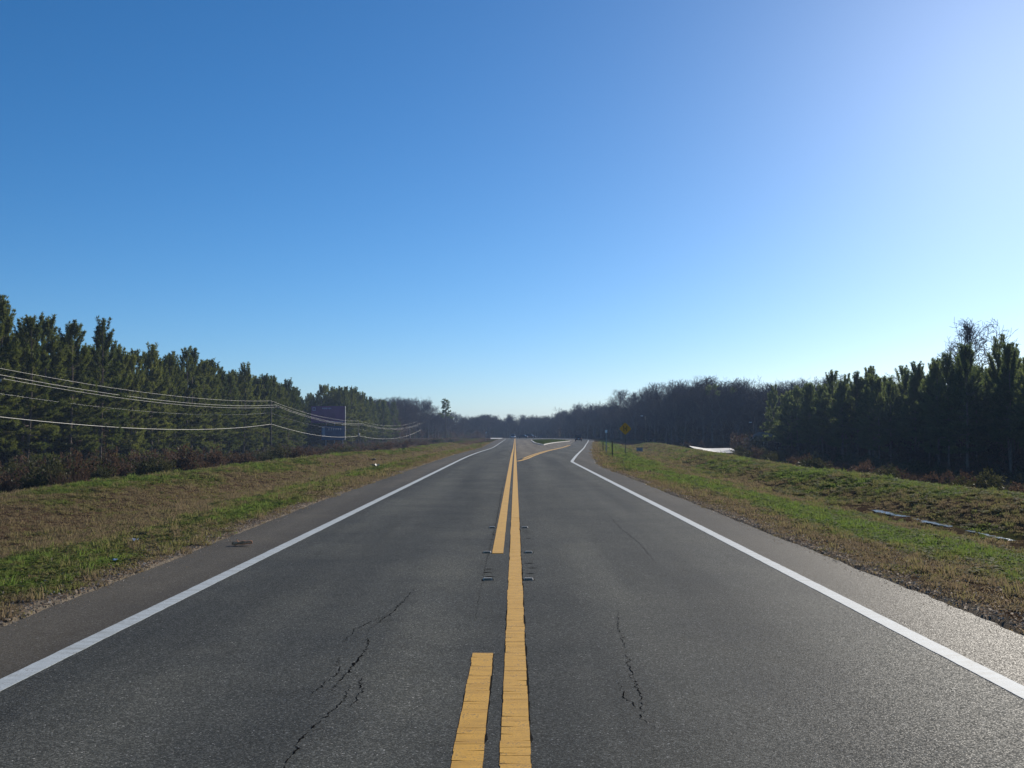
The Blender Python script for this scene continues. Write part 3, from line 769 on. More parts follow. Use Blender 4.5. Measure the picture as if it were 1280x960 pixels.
def log():
    root = empty('wood_piece', (-4.0, 15.1, 0.0), R(12))
    tag(root, 'short broken piece of brown wood lying on the left shoulder', 'wood')
    m = MB(); pts = []; rad = []
    for i in range(8):
        t = i / 7; pts.append((-0.14 + .28 * t, .006 * math.sin(t * 5), .032 + .014 * t)); rad.append(.030 * (0.9 + .2 * math.sin(i * 2.1)) if 0 < i < 7 else .021)
    m.tube(pts, rad, 9); m.build('bark', M['logwood'], root, True)
    MB().tube([(-.142, 0, .032), (-.150, 0, .033)], [.024, .018], 9).build('split_end', M['brushtan'], root)
    MB().tube([(-.07, .0, .05), (-.075, .01, .085)], [.012, .006], 6).build('knot', M['logwood'], root)
log()
def litter(name, x, y, size, mat, label, cat):
    r = np.random.default_rng(int(abs(x * 100))); z = float(height(x, y)) if not inside_road(x, y) else float(zroad(y))
    V = []; F = []; k = 5
    for i in range(k):
        for j in range(k):
            V.append(((i / (k - 1) - .5) * size, (j / (k - 1) - .5) * size * .8, r.uniform(0.01, .35) * size + .03))
    for i in range(k - 1):
        for j in range(k - 1): F.append([i * k + j, (i + 1) * k + j, (i + 1) * k + j + 1, i * k + j + 1])
    o = MB().add(V, F).build(name, mat); o.location = (x, y, z); o.rotation_euler = (0, 0, r.uniform(0, 6)); tag(o, label, cat)
litter('paper_scrap', -6.0, 16.2, .12, M['whitepaint'], 'crumpled white paper scrap in the left verge grass', 'litter')
litter('paper_scrap', -5.2, 13.4, .07, M['whitepaint'], 'small white scrap near the left pavement edge', 'litter')
litter('plastic_bag', -7.9, 58, .5, M['trim'], 'pale crumpled bag beside the left shoulder farther up', 'litter')
litter('cardboard_scrap', -11.5, 82, .7, M['brushtan'], 'tan cardboard scrap on the far left bank', 'litter')

# ------------------------------------------------------------------ trees
def tri_needles(P, Dm, k, ln, w, r, spread):
    """P (n,3) tuft bases, Dm (n,3) axis; k needles each -> verts, faces"""
    n = len(P)
    d = Dm[:, None, :] + r.normal(0, 1, (n, k, 3)) * spread; d /= np.linalg.norm(d, axis=2, keepdims=True) + 1e-9
    L_ = ln * r.uniform(0.6, 1.15, (n, k, 1))
    side = np.cross(d, r.normal(0, 1, (n, k, 3))); side /= np.linalg.norm(side, axis=2, keepdims=True) + 1e-9
    base = P[:, None, :] + r.normal(0, 0.05, (n, k, 3)); w_ = w * r.uniform(.6, 1.3, (n, k, 1))
    a = base - side * w_ * .3; b = base + side * w_ * .3
    tip = base + d * L_; mid = base + d * L_ * .6
    c = mid + side * w_ * .5; e = mid - side * w_ * .5
    V = np.stack([a, b, c, tip, e], 2).reshape(-1, 3)
    i = np.arange(n * k) * 5
    F = np.stack([i, i + 1, i + 2, i + 3, i + 4], -1)
    return V, F

def pine_meshes(seed, H, base, rmax, nbr, mat, candle=1.0):
    r = np.random.default_rng(seed)
    tm = MB()
    bend = r.normal(0, .14, 2)
    def axis_pt(z):
        t = z / H; return np.array([bend[0] * math.sin(t * 3) * 1.2, bend[1] * math.sin(t * 2.6) * 1.2, z])
    tp = [axis_pt(H * i / 10) for i in range(11)]
    tm.tube(tp, [0.010 * H * (1 - .93 * i / 10) ** .9 + .012 for i in range(11)], 7)
    P = []; Dm = []; S = []; Ln = []
    # whorls: branches leave the trunk in tiers, each tier with its own reach
    ntier = int(nbr / 4.6); i = 0
    for tier in range(ntier):
        t0 = (tier + r.uniform(-.25, .25)) / ntier; t0 = min(max(t0, 0), .985)
        reach = r.uniform(.72, 1.18)
        for w in range(r.integers(3, 7)):
            i += 1
            t = min(max(t0 + r.normal(0, .008), 0), .99); z = base + (H - base) * t
            az = w * 1.25 + tier * 2.1 + r.normal(0, .35)
            rl = rmax * ((1 - t) ** 0.92 * (0.6 + 0.4 * min(1, t / 0.2)) + 0.055) * reach * r.uniform(0.6, 1.25)
            o = axis_pt(z); h = np.array([math.cos(az), math.sin(az), 0])
            up0 = -0.12 + 0.55 * t + r.normal(0, .12); up1 = 0.15 + 1.35 * t ** 2.2 * candle
            pts = []
            for q in range(5):
                s = q / 4; pts.append(o + h * rl * s * (1 - .12 * s) + np.array([0, 0, rl * (up0 * s + up1 * s * s * .5)]))
            tm.tube(pts, [.028 * (1 - .8 * q / 4) * (1.2 - t) + .004 for q in range(5)], 3, cap=False)
            dr_ = pts[4] - pts[3]; dr_ /= np.linalg.norm(dr_) + 1e-9
            for q in range(2 + int(4.2 * rl / rmax + r.random() * 1.5)):
                s = 1.0 if q == 0 else 0.42 + 0.55 * r.random() ** 0.8
                x = s * 3.999; j = int(x); p = pts[j] + (pts[j + 1] - pts[j]) * (x - j)
                lat = np.cross(dr_, [0, 0, 1.0]) * r.choice([-1, 1]) * r.uniform(.5, 1.1) + r.normal(0, .2, 3)
                ax = dr_ * .8 + (lat * (.9 - .6 * t) if q else 0) + np.array([0, 0, .12 + 1.2 * t ** 2 * candle]); ax = ax / np.linalg.norm(ax)
                pl_ = r.uniform(.35, .65) + .55 * t ** 2
                off = lat * .30 * rl * (1.15 - s) if q else 0
                for u in range(4):
                    P.append(p + off + ax * pl_ * (u / 3 - .1)); Dm.append(ax + np.array([0, 0, .25])); S.append(.72 - .3 * t ** 2); Ln.append(.40 - .10 * t)
    top = axis_pt(H)
    for q in range(9):
        P.append(top + np.array([0, 0, -.9 + .13 * q])); Dm.append(np.array([0, 0, 1.2])); S.append(.45); Ln.append(.26)
    P = np.array(P); Dm = np.array(Dm); Dm /= np.linalg.norm(Dm, axis=1, keepdims=True)
    V, F = tri_needles(P, Dm, 15, np.array(Ln)[:, None, None], .055, r, np.array(S)[:, None, None])
    cm = np_mesh('crown', V, F, [mat])
    bm = np_mesh('trunk', tm.v, tm.f, [M['pinebark']], smooth=True)
    return bm, cm

def hardwood_meshes(seed, H, spread=0.42, twigs=1.0, leafy_=0):
    r = np.random.default_rng(seed)
    tm = MB(); tw_P = []; segs = []
    def grow(p, d, ln, rad, lev):
        n = 3 if lev < 2 else 2
        pts = [p]; q = p.copy(); dd = d.copy()
        for i in range(n):
            dd = dd + r.normal(0, .10 + .05 * lev, 3); dd[2] += .06 if lev > 0 else .1; dd /= np.linalg.norm(dd)
            q = q + dd * ln / n; pts.append(q.copy())
        if lev <= 2:
            tm.tube(pts, [rad * (1 - .45 * i / n) for i in range(n + 1)], 6 if lev == 0 else 4 if lev == 1 else 3, cap=False)
        else:
            for a, b in zip(pts[:-1], pts[1:]): segs.append((a, b, rad))
        if lev >= 5: return
        kids = [4, 4, 4, 5, 4][lev]
        if lev >= 3: kids = max(2, int(kids * twigs))
        for k in range(kids):
            s = r.uniform(.35, 1.0) if lev else r.uniform(.4, 1.0)
            if k == 0: s = 1.0
            x = s * n; j = min(n - 1, int(x)); o = pts[j] + (pts[j + 1] - pts[j]) * (x - j)
            lat = r.normal(0, 1, 3); lat -= dd * lat.dot(dd); lat /= np.linalg.norm(lat) + 1e-9
            nd_ = dd * 1.0 + lat * (spread * (1.0 if k else .35) + .12 * lev); nd_ /= np.linalg.norm(nd_)
            grow(o, nd_, ln * r.uniform(.52, .78) * (1 if lev else .8), rad * .52, lev + 1)
    grow(np.zeros(3), np.array([0, 0, 1.0]), H * .36, .014 * H, 0)
    A = np.array([s[0] for s in segs]); B = np.array([s[1] for s in segs]); rd = np.array([max(s[2], .017) for s in segs])[:, None]
    t = B - A; sd_ = np.cross(t, r.normal(0, 1, t.shape)); sd_ /= np.linalg.norm(sd_, axis=1, keepdims=True) + 1e-9
    s2 = np.cross(t, sd_); s2 /= np.linalg.norm(s2, axis=1, keepdims=True) + 1e-9
    V = np.stack([A + sd_ * rd, A - sd_ * .5 * rd + s2 * .87 * rd, A - sd_ * .5 * rd - s2 * .87 * rd, B + sd_ * rd * .5, B - sd_ * .25 * rd + s2 * .43 * rd, B - sd_ * .25 * rd - s2 * .43 * rd], 1).reshape(-1, 3)
    i = np.arange(len(A)) * 6
    F = np.concatenate([np.stack([i, i + 1, i + 4, i + 3], -1), np.stack([i + 1, i + 2, i + 5, i + 4], -1), np.stack([i + 2, i, i + 3, i + 5], -1)])
    top = max(V[:, 2].max(), 1); f = H / top
    V = V * f; tv = np.array(tm.v) * f
    cm = np_mesh('crown', V, F, [M['twig']])
    bm = np_mesh('trunk', tv, tm.f, [M['bark']], smooth=True)
    ends = B * f
    return bm, cm, ends

PL = [pine_meshes(100 + k, 15.2, 2.2 + .35 * k, 3.1, 76, M['needle']) for k in range(8)]
PR = [pine_meshes(200 + k, 12.9, 2.8 + .45 * k, 2.75, 62, M['needle_dark'], 1.2) for k in range(6)]
HW = [hardwood_meshes(300 + k, 14.0, .40 + .05 * k) for k in range(6)]

def tree(name, meshes, loc, s, rz, label, cat, group):
    root = empty(name, loc, rz); root.scale = s if hasattr(s, '__len__') else (s, s, s)
    link('trunk', meshes[0], root); link('crown', meshes[1], root)
    if label: tag(root, label, cat, group)
    return root

def blocked(x, y):
    # keep the billboard and its sight line clear
    return (y < 265 and y > 100 and -0.212 < x / y < -0.150)
cnt = 0
pine_pts = []
for row, L0 in enumerate((46, 50, 54)):
    d = 78 + row * 1.3
    while d < 372:
        x = -(L0 + random.gauss(0, .7)); y = d + random.gauss(0, .5)
        if not blocked(x, y) and (row < 2 or y < 250):
            pine_pts.append((x, y, row))
        d += (3.3 if row == 0 else 3.9) * random.uniform(.8, 1.25)
for (x, y, row) in pine_pts:
    s = random.uniform(.90, 1.07) * (1.0 if random.random() > .07 else .85)
    s *= 1.0 - .05 * float(smooth(90, 300, y)) + (.12 if 262 < y < 305 else 0)
    tree('pine_tree', PL[random.randrange(8)], (x, y, float(height(x, y)) - .1), (s * random.uniform(.95, 1.15), s * random.uniform(.95, 1.15), s), random.uniform(0, 6.28),
         ['tall green pine in the front row of the stand behind the power line', 'tall green pine in the second row of the stand left of the road', 'tall green pine whose tip shows above two rows, left stand'][row], 'pine tree', 'pines left of the road, row %d' % (row + 1)); cnt += 1
tree('pine_tree', PL[2], (-49, 97.5, -2.6), (.95, .95, 1.07), 1.0, 'tallest pine at the left end of the stand, its tip above the rest', 'pine tree', None)
for row, L0 in enumerate((50, 53.5, 57)):
    d = 82 + row * 1.2
    while d < 195:
        x = L0 + random.gauss(0, .8) ; y = d + random.gauss(0, .5)
        s = random.uniform(.82, 1.06) * (1.0 if y < 165 else .93)
        tree('pine_tree', PR[random.randrange(6)], (x, y, -3.1 + .2 * random.random()), (s, s, s), random.uniform(0, 6.28),
             ['slender dark pine in the front row of the right-hand stand', 'slender dark pine in the second row of the right-hand stand', 'slender dark pine whose tip shows behind two rows, right stand'][row], 'pine tree', 'pines right of the road, row %d' % (row + 1)); cnt += 1
        d += (2.8 if row == 0 else 3.4) * random.uniform(.75, 1.3)
tree('pine_tree', PR[1], (53.3, 112.5, -3.0), (1.0, 1.0, 1.1), 2.0, 'pine poking up highest in the right-hand stand', 'pine tree', None)

# lone flat-topped pine far left of the lanes
def lone_pine():
    r = np.random.default_rng(55); tm = MB(); H = 16.0
    tm.tube([(0, 0, 0), (.1, 0, 5), (0, .1, 10), (.15, 0, 14), (.1, 0, H)], [.26, .22, .17, .1, .03], 7)
    P = []; Dm = []
    for i in range(26):
        z = 9.2 + (H - 9.4) * (i / 25) ** .9; az = i * 2.4 + r.normal(0, .3); ln = r.uniform(1.2, 2.4) * (1.05 - .55 * (z - 9) / 7)
        h = np.array([math.cos(az), math.sin(az), .18]); o = np.array([.08, 0, z])
        tm.tube([o, o + h * ln * .5, o + h * ln + [0, 0, .2]], [.05, .035, .015], 4, cap=False)
        for q in range(22):
            s = r.uniform(.55, 1.1); P.append(o + h * ln * s + r.normal(0, .26, 3) * [1, 1, .6]); Dm.append([h[0] * .5, h[1] * .5, .8])
    P = np.array(P); Dm = np.array(Dm, float)
    V, F = tri_needles(P, Dm / np.linalg.norm(Dm, axis=1, keepdims=True), 10, .34, .09, r, .6)
    return np_mesh('trunk', tm.v, tm.f, [M['pinebark']], smooth=True), np_mesh('crown', V, F, [M['needle_dark']])
tree('pine_tree', lone_pine(), (-27.2, 400, -2.7), 1.08, 0, 'lone pine with a bare trunk and tufted top above the bare woods', 'pine tree', None)

# bare hardwoods: front line of the woods, then the depth behind
def along(path, step):
    out = []; carry = 0
    for (a, b) in zip(path[:-1], path[1:]):
        L_ = math.hypot(b[0] - a[0], b[1] - a[1]); t = carry
        while t < L_:
            out.append((a[0] + (b[0] - a[0]) * t / L_, a[1] + (b[1] - a[1]) * t / L_)); t += step
        carry = t - L_
    return out
woods = {'left': [(-47, 372), (-44, 430), (-36, 480), (-27, 540)], 'mid': [(-27, 545), (-12, 590), (8, 610), (24, 560)], 'right': [(24, 540), (28, 490), (40, 420), (45, 350), (52, 290), (58, 235), (66, 200)]}
hscale = {'left': 1.0, 'mid': .98, 'right': 1.0}
hw_n = 0
deep = []
def ground_at(x, y): return float(height(x, y)) - .15
def offset_dir(w): return {'left': (-.8, .6), 'mid': (0, 1), 'right': (.85, .53)}[w]
for w, path in woods.items():
    ox, oy = offset_dir(w)
    for row in range(9):
        for (x, y) in along(path, 4.2 if row < 2 else 3.6):
            x += ox * row * 4.5 + random.gauss(0, 1.2); y += oy * row * 4.5 + random.gauss(0, 1.2)
            s = hscale[w] * (random.uniform(.62, .92) if random.random() < .7 else random.uniform(.95, 1.12))
            if w == 'right': s *= float(np.interp(y, [200, 230, 290, 350, 390, 430, 500, 540], [1.0, 1.05, 1.33, 1.36, 1.3, 1.12, 1.12, 1.05]))
            if w == 'left': s *= float(np.interp(y, [372, 440, 500, 560], [1.05, 1.28, 1.12, .95]))
            if row < 2:
                lab = {'left': ('bare grey hardwood on the edge of the woods beyond the left pines', 'bare grey hardwood just behind the edge of the left woods'),
                       'mid': ('hazy bare hardwood along the edge of the far woods at the road end', 'hazy bare hardwood just behind the edge of the far woods'),
                       'right': ('bare hardwood on the edge of the right-hand woods', 'bare hardwood behind the edge of the right-hand woods')}[w][row]
                if w == 'right': lab += ' beyond the street lamp' if y > 300 else ' near the house'
                k = random.randrange(6)
                tree('bare_tree', HW[k], (x, y, ground_at(x, y)), (s, s, s), random.uniform(0, 6.28), lab, 'bare tree', lab); hw_n += 1
            else:
                deep.append((x, y, ground_at(x, y), s * random.uniform(.88, 1.0)))
# singled-out bare trees
def bare(x, y, z, s, k, rz, label): return tree('bare_tree', HW[k], (x, y, z), s, rz, label, 'bare tree', None)
bare(58.3, 133, -3, (1.2, 1.2, 1.4), 2, 1.0, 'pale bare tree standing above the right-hand pines')
bare(66, 132, -3, (1.0, 1.0, 1.12), 3, 2.0, 'bare tree at the right edge behind the pines')
bare(62, 168, -3, (1.0, 1.0, 1.12), 1, .4, 'thin bare crown showing over the middle of the right-hand pines')
bare(60, 190, -2.8, (1.0, 1.0, 1.05), 0, 3.4, 'bare crown showing over the lower end of the right-hand pines')
bare(-62, 262, -2.6, (.9, .9, 1.32), 4, .2, 'thin bare tree rising over the left pines near the billboard')
# mistletoe tree
mt = tree('bare_tree', HW[4], (50.5, 262, -2.2), (1.12, 1.12, 1.2), .7, 'tall bare tree carrying dark mistletoe balls near its top', 'bare tree', None)
ends = HW[4][2]; hi = ends[ends[:, 2] > 11.6]
r5 = np.random.default_rng(5)
for k in range(5):
    p = hi[r5.integers(0, len(hi))]
    P = p + r5.normal(0, .28, (90, 3)); V, F = tri_needles(P, r5.normal(0, 1, (90, 3)), 5, .18, .10, r5, .5)
    link('mistletoe', np_mesh('mistletoe', V, F, [M['needle_dark']]), mt)

hws = [source('wood_tree', None) for _ in ()]
def joined(name, a, b):
    va = np.empty(len(a.vertices) * 3, np.float32); a.vertices.foreach_get('co', va)
    vb = np.empty(len(b.vertices) * 3, np.float32); b.vertices.foreach_get('co', vb)
    fa = [list(p.vertices) for p in a.polygons]; fb = [[i + len(a.vertices) for i in p.vertices] for p in b.polygons]
    me = bpy.data.meshes.new(name); me.from_pydata(np.concatenate([va, vb]).reshape(-1, 3).tolist(), [], fa + fb)
    me.materials.append(a.materials[0]); me.materials.append(b.materials[0])
    me.polygons.foreach_set('material_index', np.array([0] * len(fa) + [1] * len(fb), np.int32))
    return me
hsrc = [source('wood_tree', joined('wood_tree', m_[0], m_[1])) for m_ in HW]
psrc = [source('pine_inner', joined('pine_inner', m_[0], m_[1])) for m_ in PL[:4]]
prsrc = [source('pine_inner', joined('pine_inner', m_[0], m_[1])) for m_ in PR[:4]]
def scatter_trees(name, L_, srcs, label, cat):
    L_ = np.array(L_); n = len(L_)
    scatter(name, L_[:, :3], np.stack([np.zeros(n), np.zeros(n), rng.uniform(0, 6.28, n)], -1), np.stack([L_[:, 3]] * 3, -1), rng.integers(0, len(srcs), n), rng.random(n), srcs, label, cat)
scatter_trees('bare_woods', deep, hsrc, 'deep mass of bare woods behind the front trees', 'woods')
pin = []
for row in range(14):
    L0 = 57.5 + row * 4.2 if row else 54
    d = 80 if row else 250
    while d < 372 + row * 3:
        x = -(L0 + random.gauss(0, .9)); y = d + random.gauss(0, .9)
        if not blocked(x, y): pin.append((x, y, float(height(x, y)), random.uniform(.84, 1.0)))
        d += 4.4 * random.uniform(.8, 1.2)
scatter_trees('pine_woods', pin, psrc, 'inner depth of the left pine stand', 'woods')
pin = []
for row in range(5):
    d = 84
    while d < 215 + row * 3:
        x = 61.5 + row * 6.0 + random.gauss(0, .9); y = d + random.gauss(0, .9)
        pin.append((x, y, -3.1, random.uniform(.8, .97))); d += 5.5 * random.uniform(.8, 1.2)
scatter_trees('pine_woods', pin, prsrc, 'inner depth of the right pine stand', 'woods')

# ------------------------------------------------------------------ brush and shrubs
def bush_mesh(name, seed, w, h, n, leaf, mat, twigmat, upright=.6):
    r = np.random.default_rng(seed); tm = MB()
    for k in range(9):
        a = r.uniform(0, 6.28); s = r.uniform(.2, .8)
        tm.tube([(0, 0, 0), (math.cos(a) * w * .25 * s, math.sin(a) * w * .25 * s, h * .5), (math.cos(a) * w * .5 * s, math.sin(a) * w * .5 * s, h * r.uniform(.7, 1))], [.015, .01, .005], 3, cap=False)
    q = r.normal(0, 1, (n, 3)); q /= np.linalg.norm(q, axis=1, keepdims=True); q *= r.random((n, 1)) ** .4
    lobe = 1 + .35 * np.sin(q[:, 0] * 5 + seed) * np.cos(q[:, 1] * 4)
    P = np.stack([q[:, 0] * w / 2 * lobe, q[:, 1] * w / 2 * lobe, (q[:, 2] * .5 + .52) * h * lobe], -1); P[:, 2] = np.abs(P[:, 2])
    Dm = q + np.array([0, 0, upright])
    V, F = tri_needles(P, Dm, 4, leaf, leaf * .42, r, .5)
    fl = [list(f) for f in tm.f]; b = len(tm.v)
    me = np_mesh(name, np.concatenate([np.array(tm.v), V]), fl + [[i + b for i in f] for f in F.tolist()], [twigmat, mat])
    me.polygons.foreach_set('material_index', np.array([0] * len(fl) + [1] * len(F), np.int32))
    return me
def stalk_mesh(name, seed, w, h, n, mat):
    return tuft_mesh(name, n, w, h, .03, .45, mat, seed)
bsrc = [source('brush_clump', bush_mesh('bush', 1, 2.2, 1.5, 420, .16, M['shrubgreen'], M['bark'])),
        source('brush_clump', bush_mesh('bush', 2, 2.4, 1.3, 380, .18, M['brushbrown'], M['bark'], 1.0)),
        source('brush_clump', bush_mesh('bush', 3, 1.8, 1.7, 360, .16, M['brushbrown'], M['bark'], 1.4)),
        source('brush_clump', stalk_mesh('stalks', 4, .7, 1.3, 200, M['brushbrown'])),
        source('brush_clump', stalk_mesh('stalks', 5, .8, 1.0, 200, M['brushtan']))]
def brush(name, sgn, lo, hi, d0, d1, n, wts, smin, smax, label):
    D = d0 + (d1 - d0) * rng.random(n) ** 1.2; u = lo + (hi - lo) * rng.random(n) ** .75
    X = (EL(D) - u) if sgn < 0 else (ER(D) + u)
    ok = np.abs(X) < .56 * D + 4
    if sgn > 0: ok &= ~((X > 26) & (X < 52) & (D > 165) & (D < 215)) & ~((D > 110) & (X < 26))
    ok &= ~((D > 372) & (D < 470) & (X < 0))
    X, D = X[ok], D[ok]; m_ = len(X)
    s = rng.uniform(smin, smax, m_)
    # patches of kind
    pk = fbm(X * .12 + 3, D * .06, 3) + rng.normal(0, .10, m_)
    edges_ = np.quantile(pk, np.cumsum(wts)[:-1]); pick_ = np.searchsorted(edges_, pk)
    scatter(name, np.stack([X, D, height(X, D) - .05], -1), np.stack([np.zeros(m_), np.zeros(m_), rng.uniform(0, 6.28, m_)], -1), np.stack([s, s, s * rng.uniform(.7, 1.15, m_)], -1), pick_, rng.random(m_), bsrc, label, 'brush')
brush('brush_undergrowth', -1, 17, 41, 40, 400, 1300, [.34, .2, .18, .16, .12], .45, 1.15, 'reddish brown brush between the left bank and the pines')
brush('brush_undergrowth', 1, 19, 47, 40, 260, 650, [.5, .16, .16, .10, .08], .4, 1.0, 'dark brush at the foot of the right-hand pines')
brush('brush_undergrowth', -1, 12, 40, 400, 560, 400, [.2, .3, .3, .15, .05], .9, 1.9, 'hazy low brush below the far left woods')

def understory(name, pts_, wts, smin, smax, label):
    P_ = np.array(pts_); m_ = len(P_); s = rng.uniform(smin, smax, m_)
    scatter(name, np.stack([P_[:, 0], P_[:, 1], height(P_[:, 0], P_[:, 1]) - .1], -1), np.stack([np.zeros(m_), np.zeros(m_), rng.uniform(0, 6.28, m_)], -1), np.stack([s, s, s * rng.uniform(.8, 1.4, m_)], -1), rng.choice(5, m_, p=wts), rng.random(m_), bsrc, label, 'brush')
up = [(-(rng.uniform(47, 118)), rng.uniform(76, 380)) for _ in range(2600)]
understory('forest_undergrowth', [q for q in up if not blocked(*q)], [.35, .3, .35, 0, 0], .8, 2.0, 'dark undergrowth inside the left pine stand')
understory('forest_undergrowth', [(rng.uniform(52, 110), rng.uniform(80, 230)) for _ in range(1600)], [.45, .25, .3, 0, 0], .8, 2.0, 'dark undergrowth inside the right pine stand')
up = []
for w, path in woods.items():
    ox, oy = offset_dir(w)
    for (x, y) in along(path, .8):
        for q in range(3):
            u = rng.uniform(0, 45); up.append((x + ox * u, y + oy * u))
understory('forest_undergrowth', up, [.25, .35, .4, 0, 0], 1.2, 3.6, 'brown undergrowth at the foot of the bare woods')

def shrub(x, y, z, w, h, mat, seed, label, n=420, leaf=.16):
    root = empty('shrub', (x, y, z)); tag(root, label, 'shrub')
    me = bush_mesh('leaves', seed, w, h, n, leaf, M[mat], M['bark'])
    link('leaves', me, root)
    m = MB()
    for k in range(4): m.tube([(random.gauss(0, .06), random.gauss(0, .06), -.1), (random.gauss(0, .15), random.gauss(0, .15), h * .6)], [.04, .015], 5)
    m.build('stems', M['bark'], root)
def at(px, D):
    return (px - 644) / 1280 * D
shrub(at(1012, 165), 165, -2.9, 2.6, 3.0, 'shrubgreen', 21, 'rounded green shrub at the lower end of the right pines')
shrub(at(1064, 150), 150, -3.0, 2.2, 3.3, 'shrubgreen', 22, 'upright green shrub before the right-hand pine trunks')
shrub(at(925, 190), 190, -1.7, 4.0, 2.9, 'brushbrown', 23, 'brown bush at the end of the pale lot', 700, .2)
shrub(at(945, 186), 186, -2.2, 4.0, 3.2, 'shrubgreen', 24, 'olive bush in front of the house wall', 700, .2)
shrub(at(963, 184), 184, -2.4, 3.2, 2.3, 'brushbrown', 25, 'reddish brown bush beside the house corner', 600, .2)
shrub(at(1135, 128), 128, -3.0, 4.5, 3.0, 'brushbrown', 26, 'wide brown bush below the right-hand pines', 900, .2)
shrub(at(1235, 112), 112, -3.1, 5.0, 3.4, 'shrubgreen', 27, 'large dark bush near the right edge under the pines', 1000, .2)

# ------------------------------------------------------------------ house
def house():
    X, D, z = at(956, 205), 205, -2.2
    root = empty('house', (X, D, z), R(-10)); tag(root, 'small brown house with a low hipped roof behind bushes', 'house')
    w, d, h = 7.4, 6.0, 2.5
    MB().box((0, 0, h / 2), (w, d, h)).build('wall', M['brickwall'], root)
    e = .5; m = MB()
    m.add([(-w / 2 - e, -d / 2 - e, h + .004), (w / 2 + e, -d / 2 - e, h + .004), (w / 2 + e, d / 2 + e, h + .004), (-w / 2 - e, d / 2 + e, h + .004), (-w / 2 + 2.4, 0, h + 1.5), (w / 2 - 2.4, 0, h + 1.5)],
          [[0, 1, 5, 4], [1, 2, 5], [2, 3, 4, 5], [3, 0, 4], [3, 2, 1, 0]])
    rf = m.build('roof', M['shingle'], root)
    MB().box((1.0, .6, h + 1.5), (.55, .55, 1.1)).build('chimney', M['brickwall'], rf)
    m = MB()
    for s in (-1, 1): m.box((0, s * (d / 2 + e), h - .07), (w + 2 * e, .04, .14)); m.box((s * (w / 2 + e), 0, h - .07), (.04, d + 2 * e - .05, .14))
    m.build('fascia', M['trim'], root)
    for x in (-2.3, 1.9):
        f = MB().box((x, -d / 2 - .02, 1.45), (1.15, .08, 1.15)).build('window', M['trim'], root)
        for q in (-.26, .26): MB().box((x + q, -d / 2 - .045, 1.45), (.46, .06, .98)).build('pane', M['glass'], f)
    dr = MB().box((-.2, -d / 2 - .02, 1.02), (.95, .07, 2.04)).build('door', M['trim'], root)
    MB().box((.15, -d / 2 - .075, 1.0), (.05, .05, .12)).build('handle', M['galv'], dr)
    MB().box((w / 2 - 1.2, -d / 2 - .5, .9), (1.6, .05, .1)).box((w / 2 - 1.9, -d / 2 - .5, .45), (.06, .06, .9)).box((w / 2 - .5, -d / 2 - .5, .45), (.06, .06, .9)).build('porch_rail', M['whitepaint'], root)
house()

# ------------------------------------------------------------------ poles, wires, billboard, signs
pole_spots = [(-42.5, 82, -2.4, 0), (-42, 176, -2.3, 0), (-42, 274, -4.6, 0), (-41.5, 470, -1.0, 0.0), (-40.5, 566, -2.6, 0)]
ATT = [(0.0, 9.45, 'top'), (0.95, 8.75, 'a'), (1.25, 8.42, 'b'), (-0.15, 7.4, 'n'), (0.14, 5.45, 'c')]
def pole(x, y, z, label):
    root = empty('utility_pole', (x, y, z)); tag(root, label, 'utility pole', 'wooden poles of the left power line')
    MB().tube([(0, 0, -.3), (0, 0, 4), (.02, 0, 9.35)], [.17, .145, .10], 10).build('shaft', M['wood'], root, True)
    MB().box((.35, -.14, 8.45), (2.4, .1, .12)).build('crossarm', M['wood'], root)
    MB().tube([(.75, -.14, 8.4), (.1, -.1, 7.7)], .02, 5).build('brace', M['galv'], root)
    for (dx, h, _) in ATT[:3]:
        MB().tube([(dx, -.14 if dx else 0, h - .28), (dx, -.14 if dx else 0, h - .2), (dx, -.14 if dx else 0, h - .1), (dx, -.14 if dx else 0, h - .01)], [.03, .06, .045, .055], 8).build('insulator', M['ceramic'], root)
    MB().tube([(.12, 0, 5.45), (.22, 0, 5.45)], .035, 6).build('cable_bracket', M['galv'], root)
labs = ['utility pole just beyond the left frame edge', 'utility pole before the pines left of the billboard', 'utility pole right of the billboard', 'utility pole before the bare woods, left of the lone pine', 'farthest utility pole, near the lone pine']
for (x, y, z, _), l in zip(pole_spots, labs): pole(x, y, z, l)
cn = ['uppermost pale power wire over the left brush', 'second pale wire of the power line, on the crossarm', 'third pale wire of the power line, close under the second', 'thin dim wire below the bright power wires', 'thick lowest cable of the power line']
for (dx, h, k), lab in zip(ATT, cn):
    pts = []
    prev = (-43, -10, -2.5)
    spots = [prev + (0,)] + pole_spots
    for (a, b) in zip(spots[:-1], spots[1:]):
        nseg = 24; sag = {'top': .9, 'a': 1.0, 'b': 1.0, 'n': 1.0, 'c': 1.05}[k] * (math.hypot(b[0] - a[0], b[1] - a[1]) / 95) ** 1.3
        for i in range(nseg):
            t = i / nseg
            pts.append((a[0] + (b[0] - a[0]) * t + dx, a[1] + (b[1] - a[1]) * t - .14, a[2] + (b[2] - a[2]) * t + h - 4 * sag * t * (1 - t)))
    MBw = MB(); MBw.tube(pts, {'top': .014, 'a': .016, 'b': .014, 'n': .008, 'c': .026}[k], 5)
    tag(MBw.build('power_wire' if k != 'c' else 'cable', M['wire'] if k != 'n' else M['cable'], None, True), lab, 'wire', 'wires of the left power line')
# transformer can on the pole right of the billboard
tr_ = empty('pole_transformer', (-41.75, 273.75, 0.6)); tag(tr_, 'grey transformer can on the pole right of the billboard', 'transformer')
MB().tube([(0, 0, 0), (0, 0, .05), (0, 0, .8), (0, 0, .9)], [.2, .24, .24, .15], 12).build('tank', M['galv'], tr_, True)
MB().tube([(0, 0, .9), (0, 0, 1.1)], [.05, .03], 6).build('bushing', M['ceramic'], tr_)

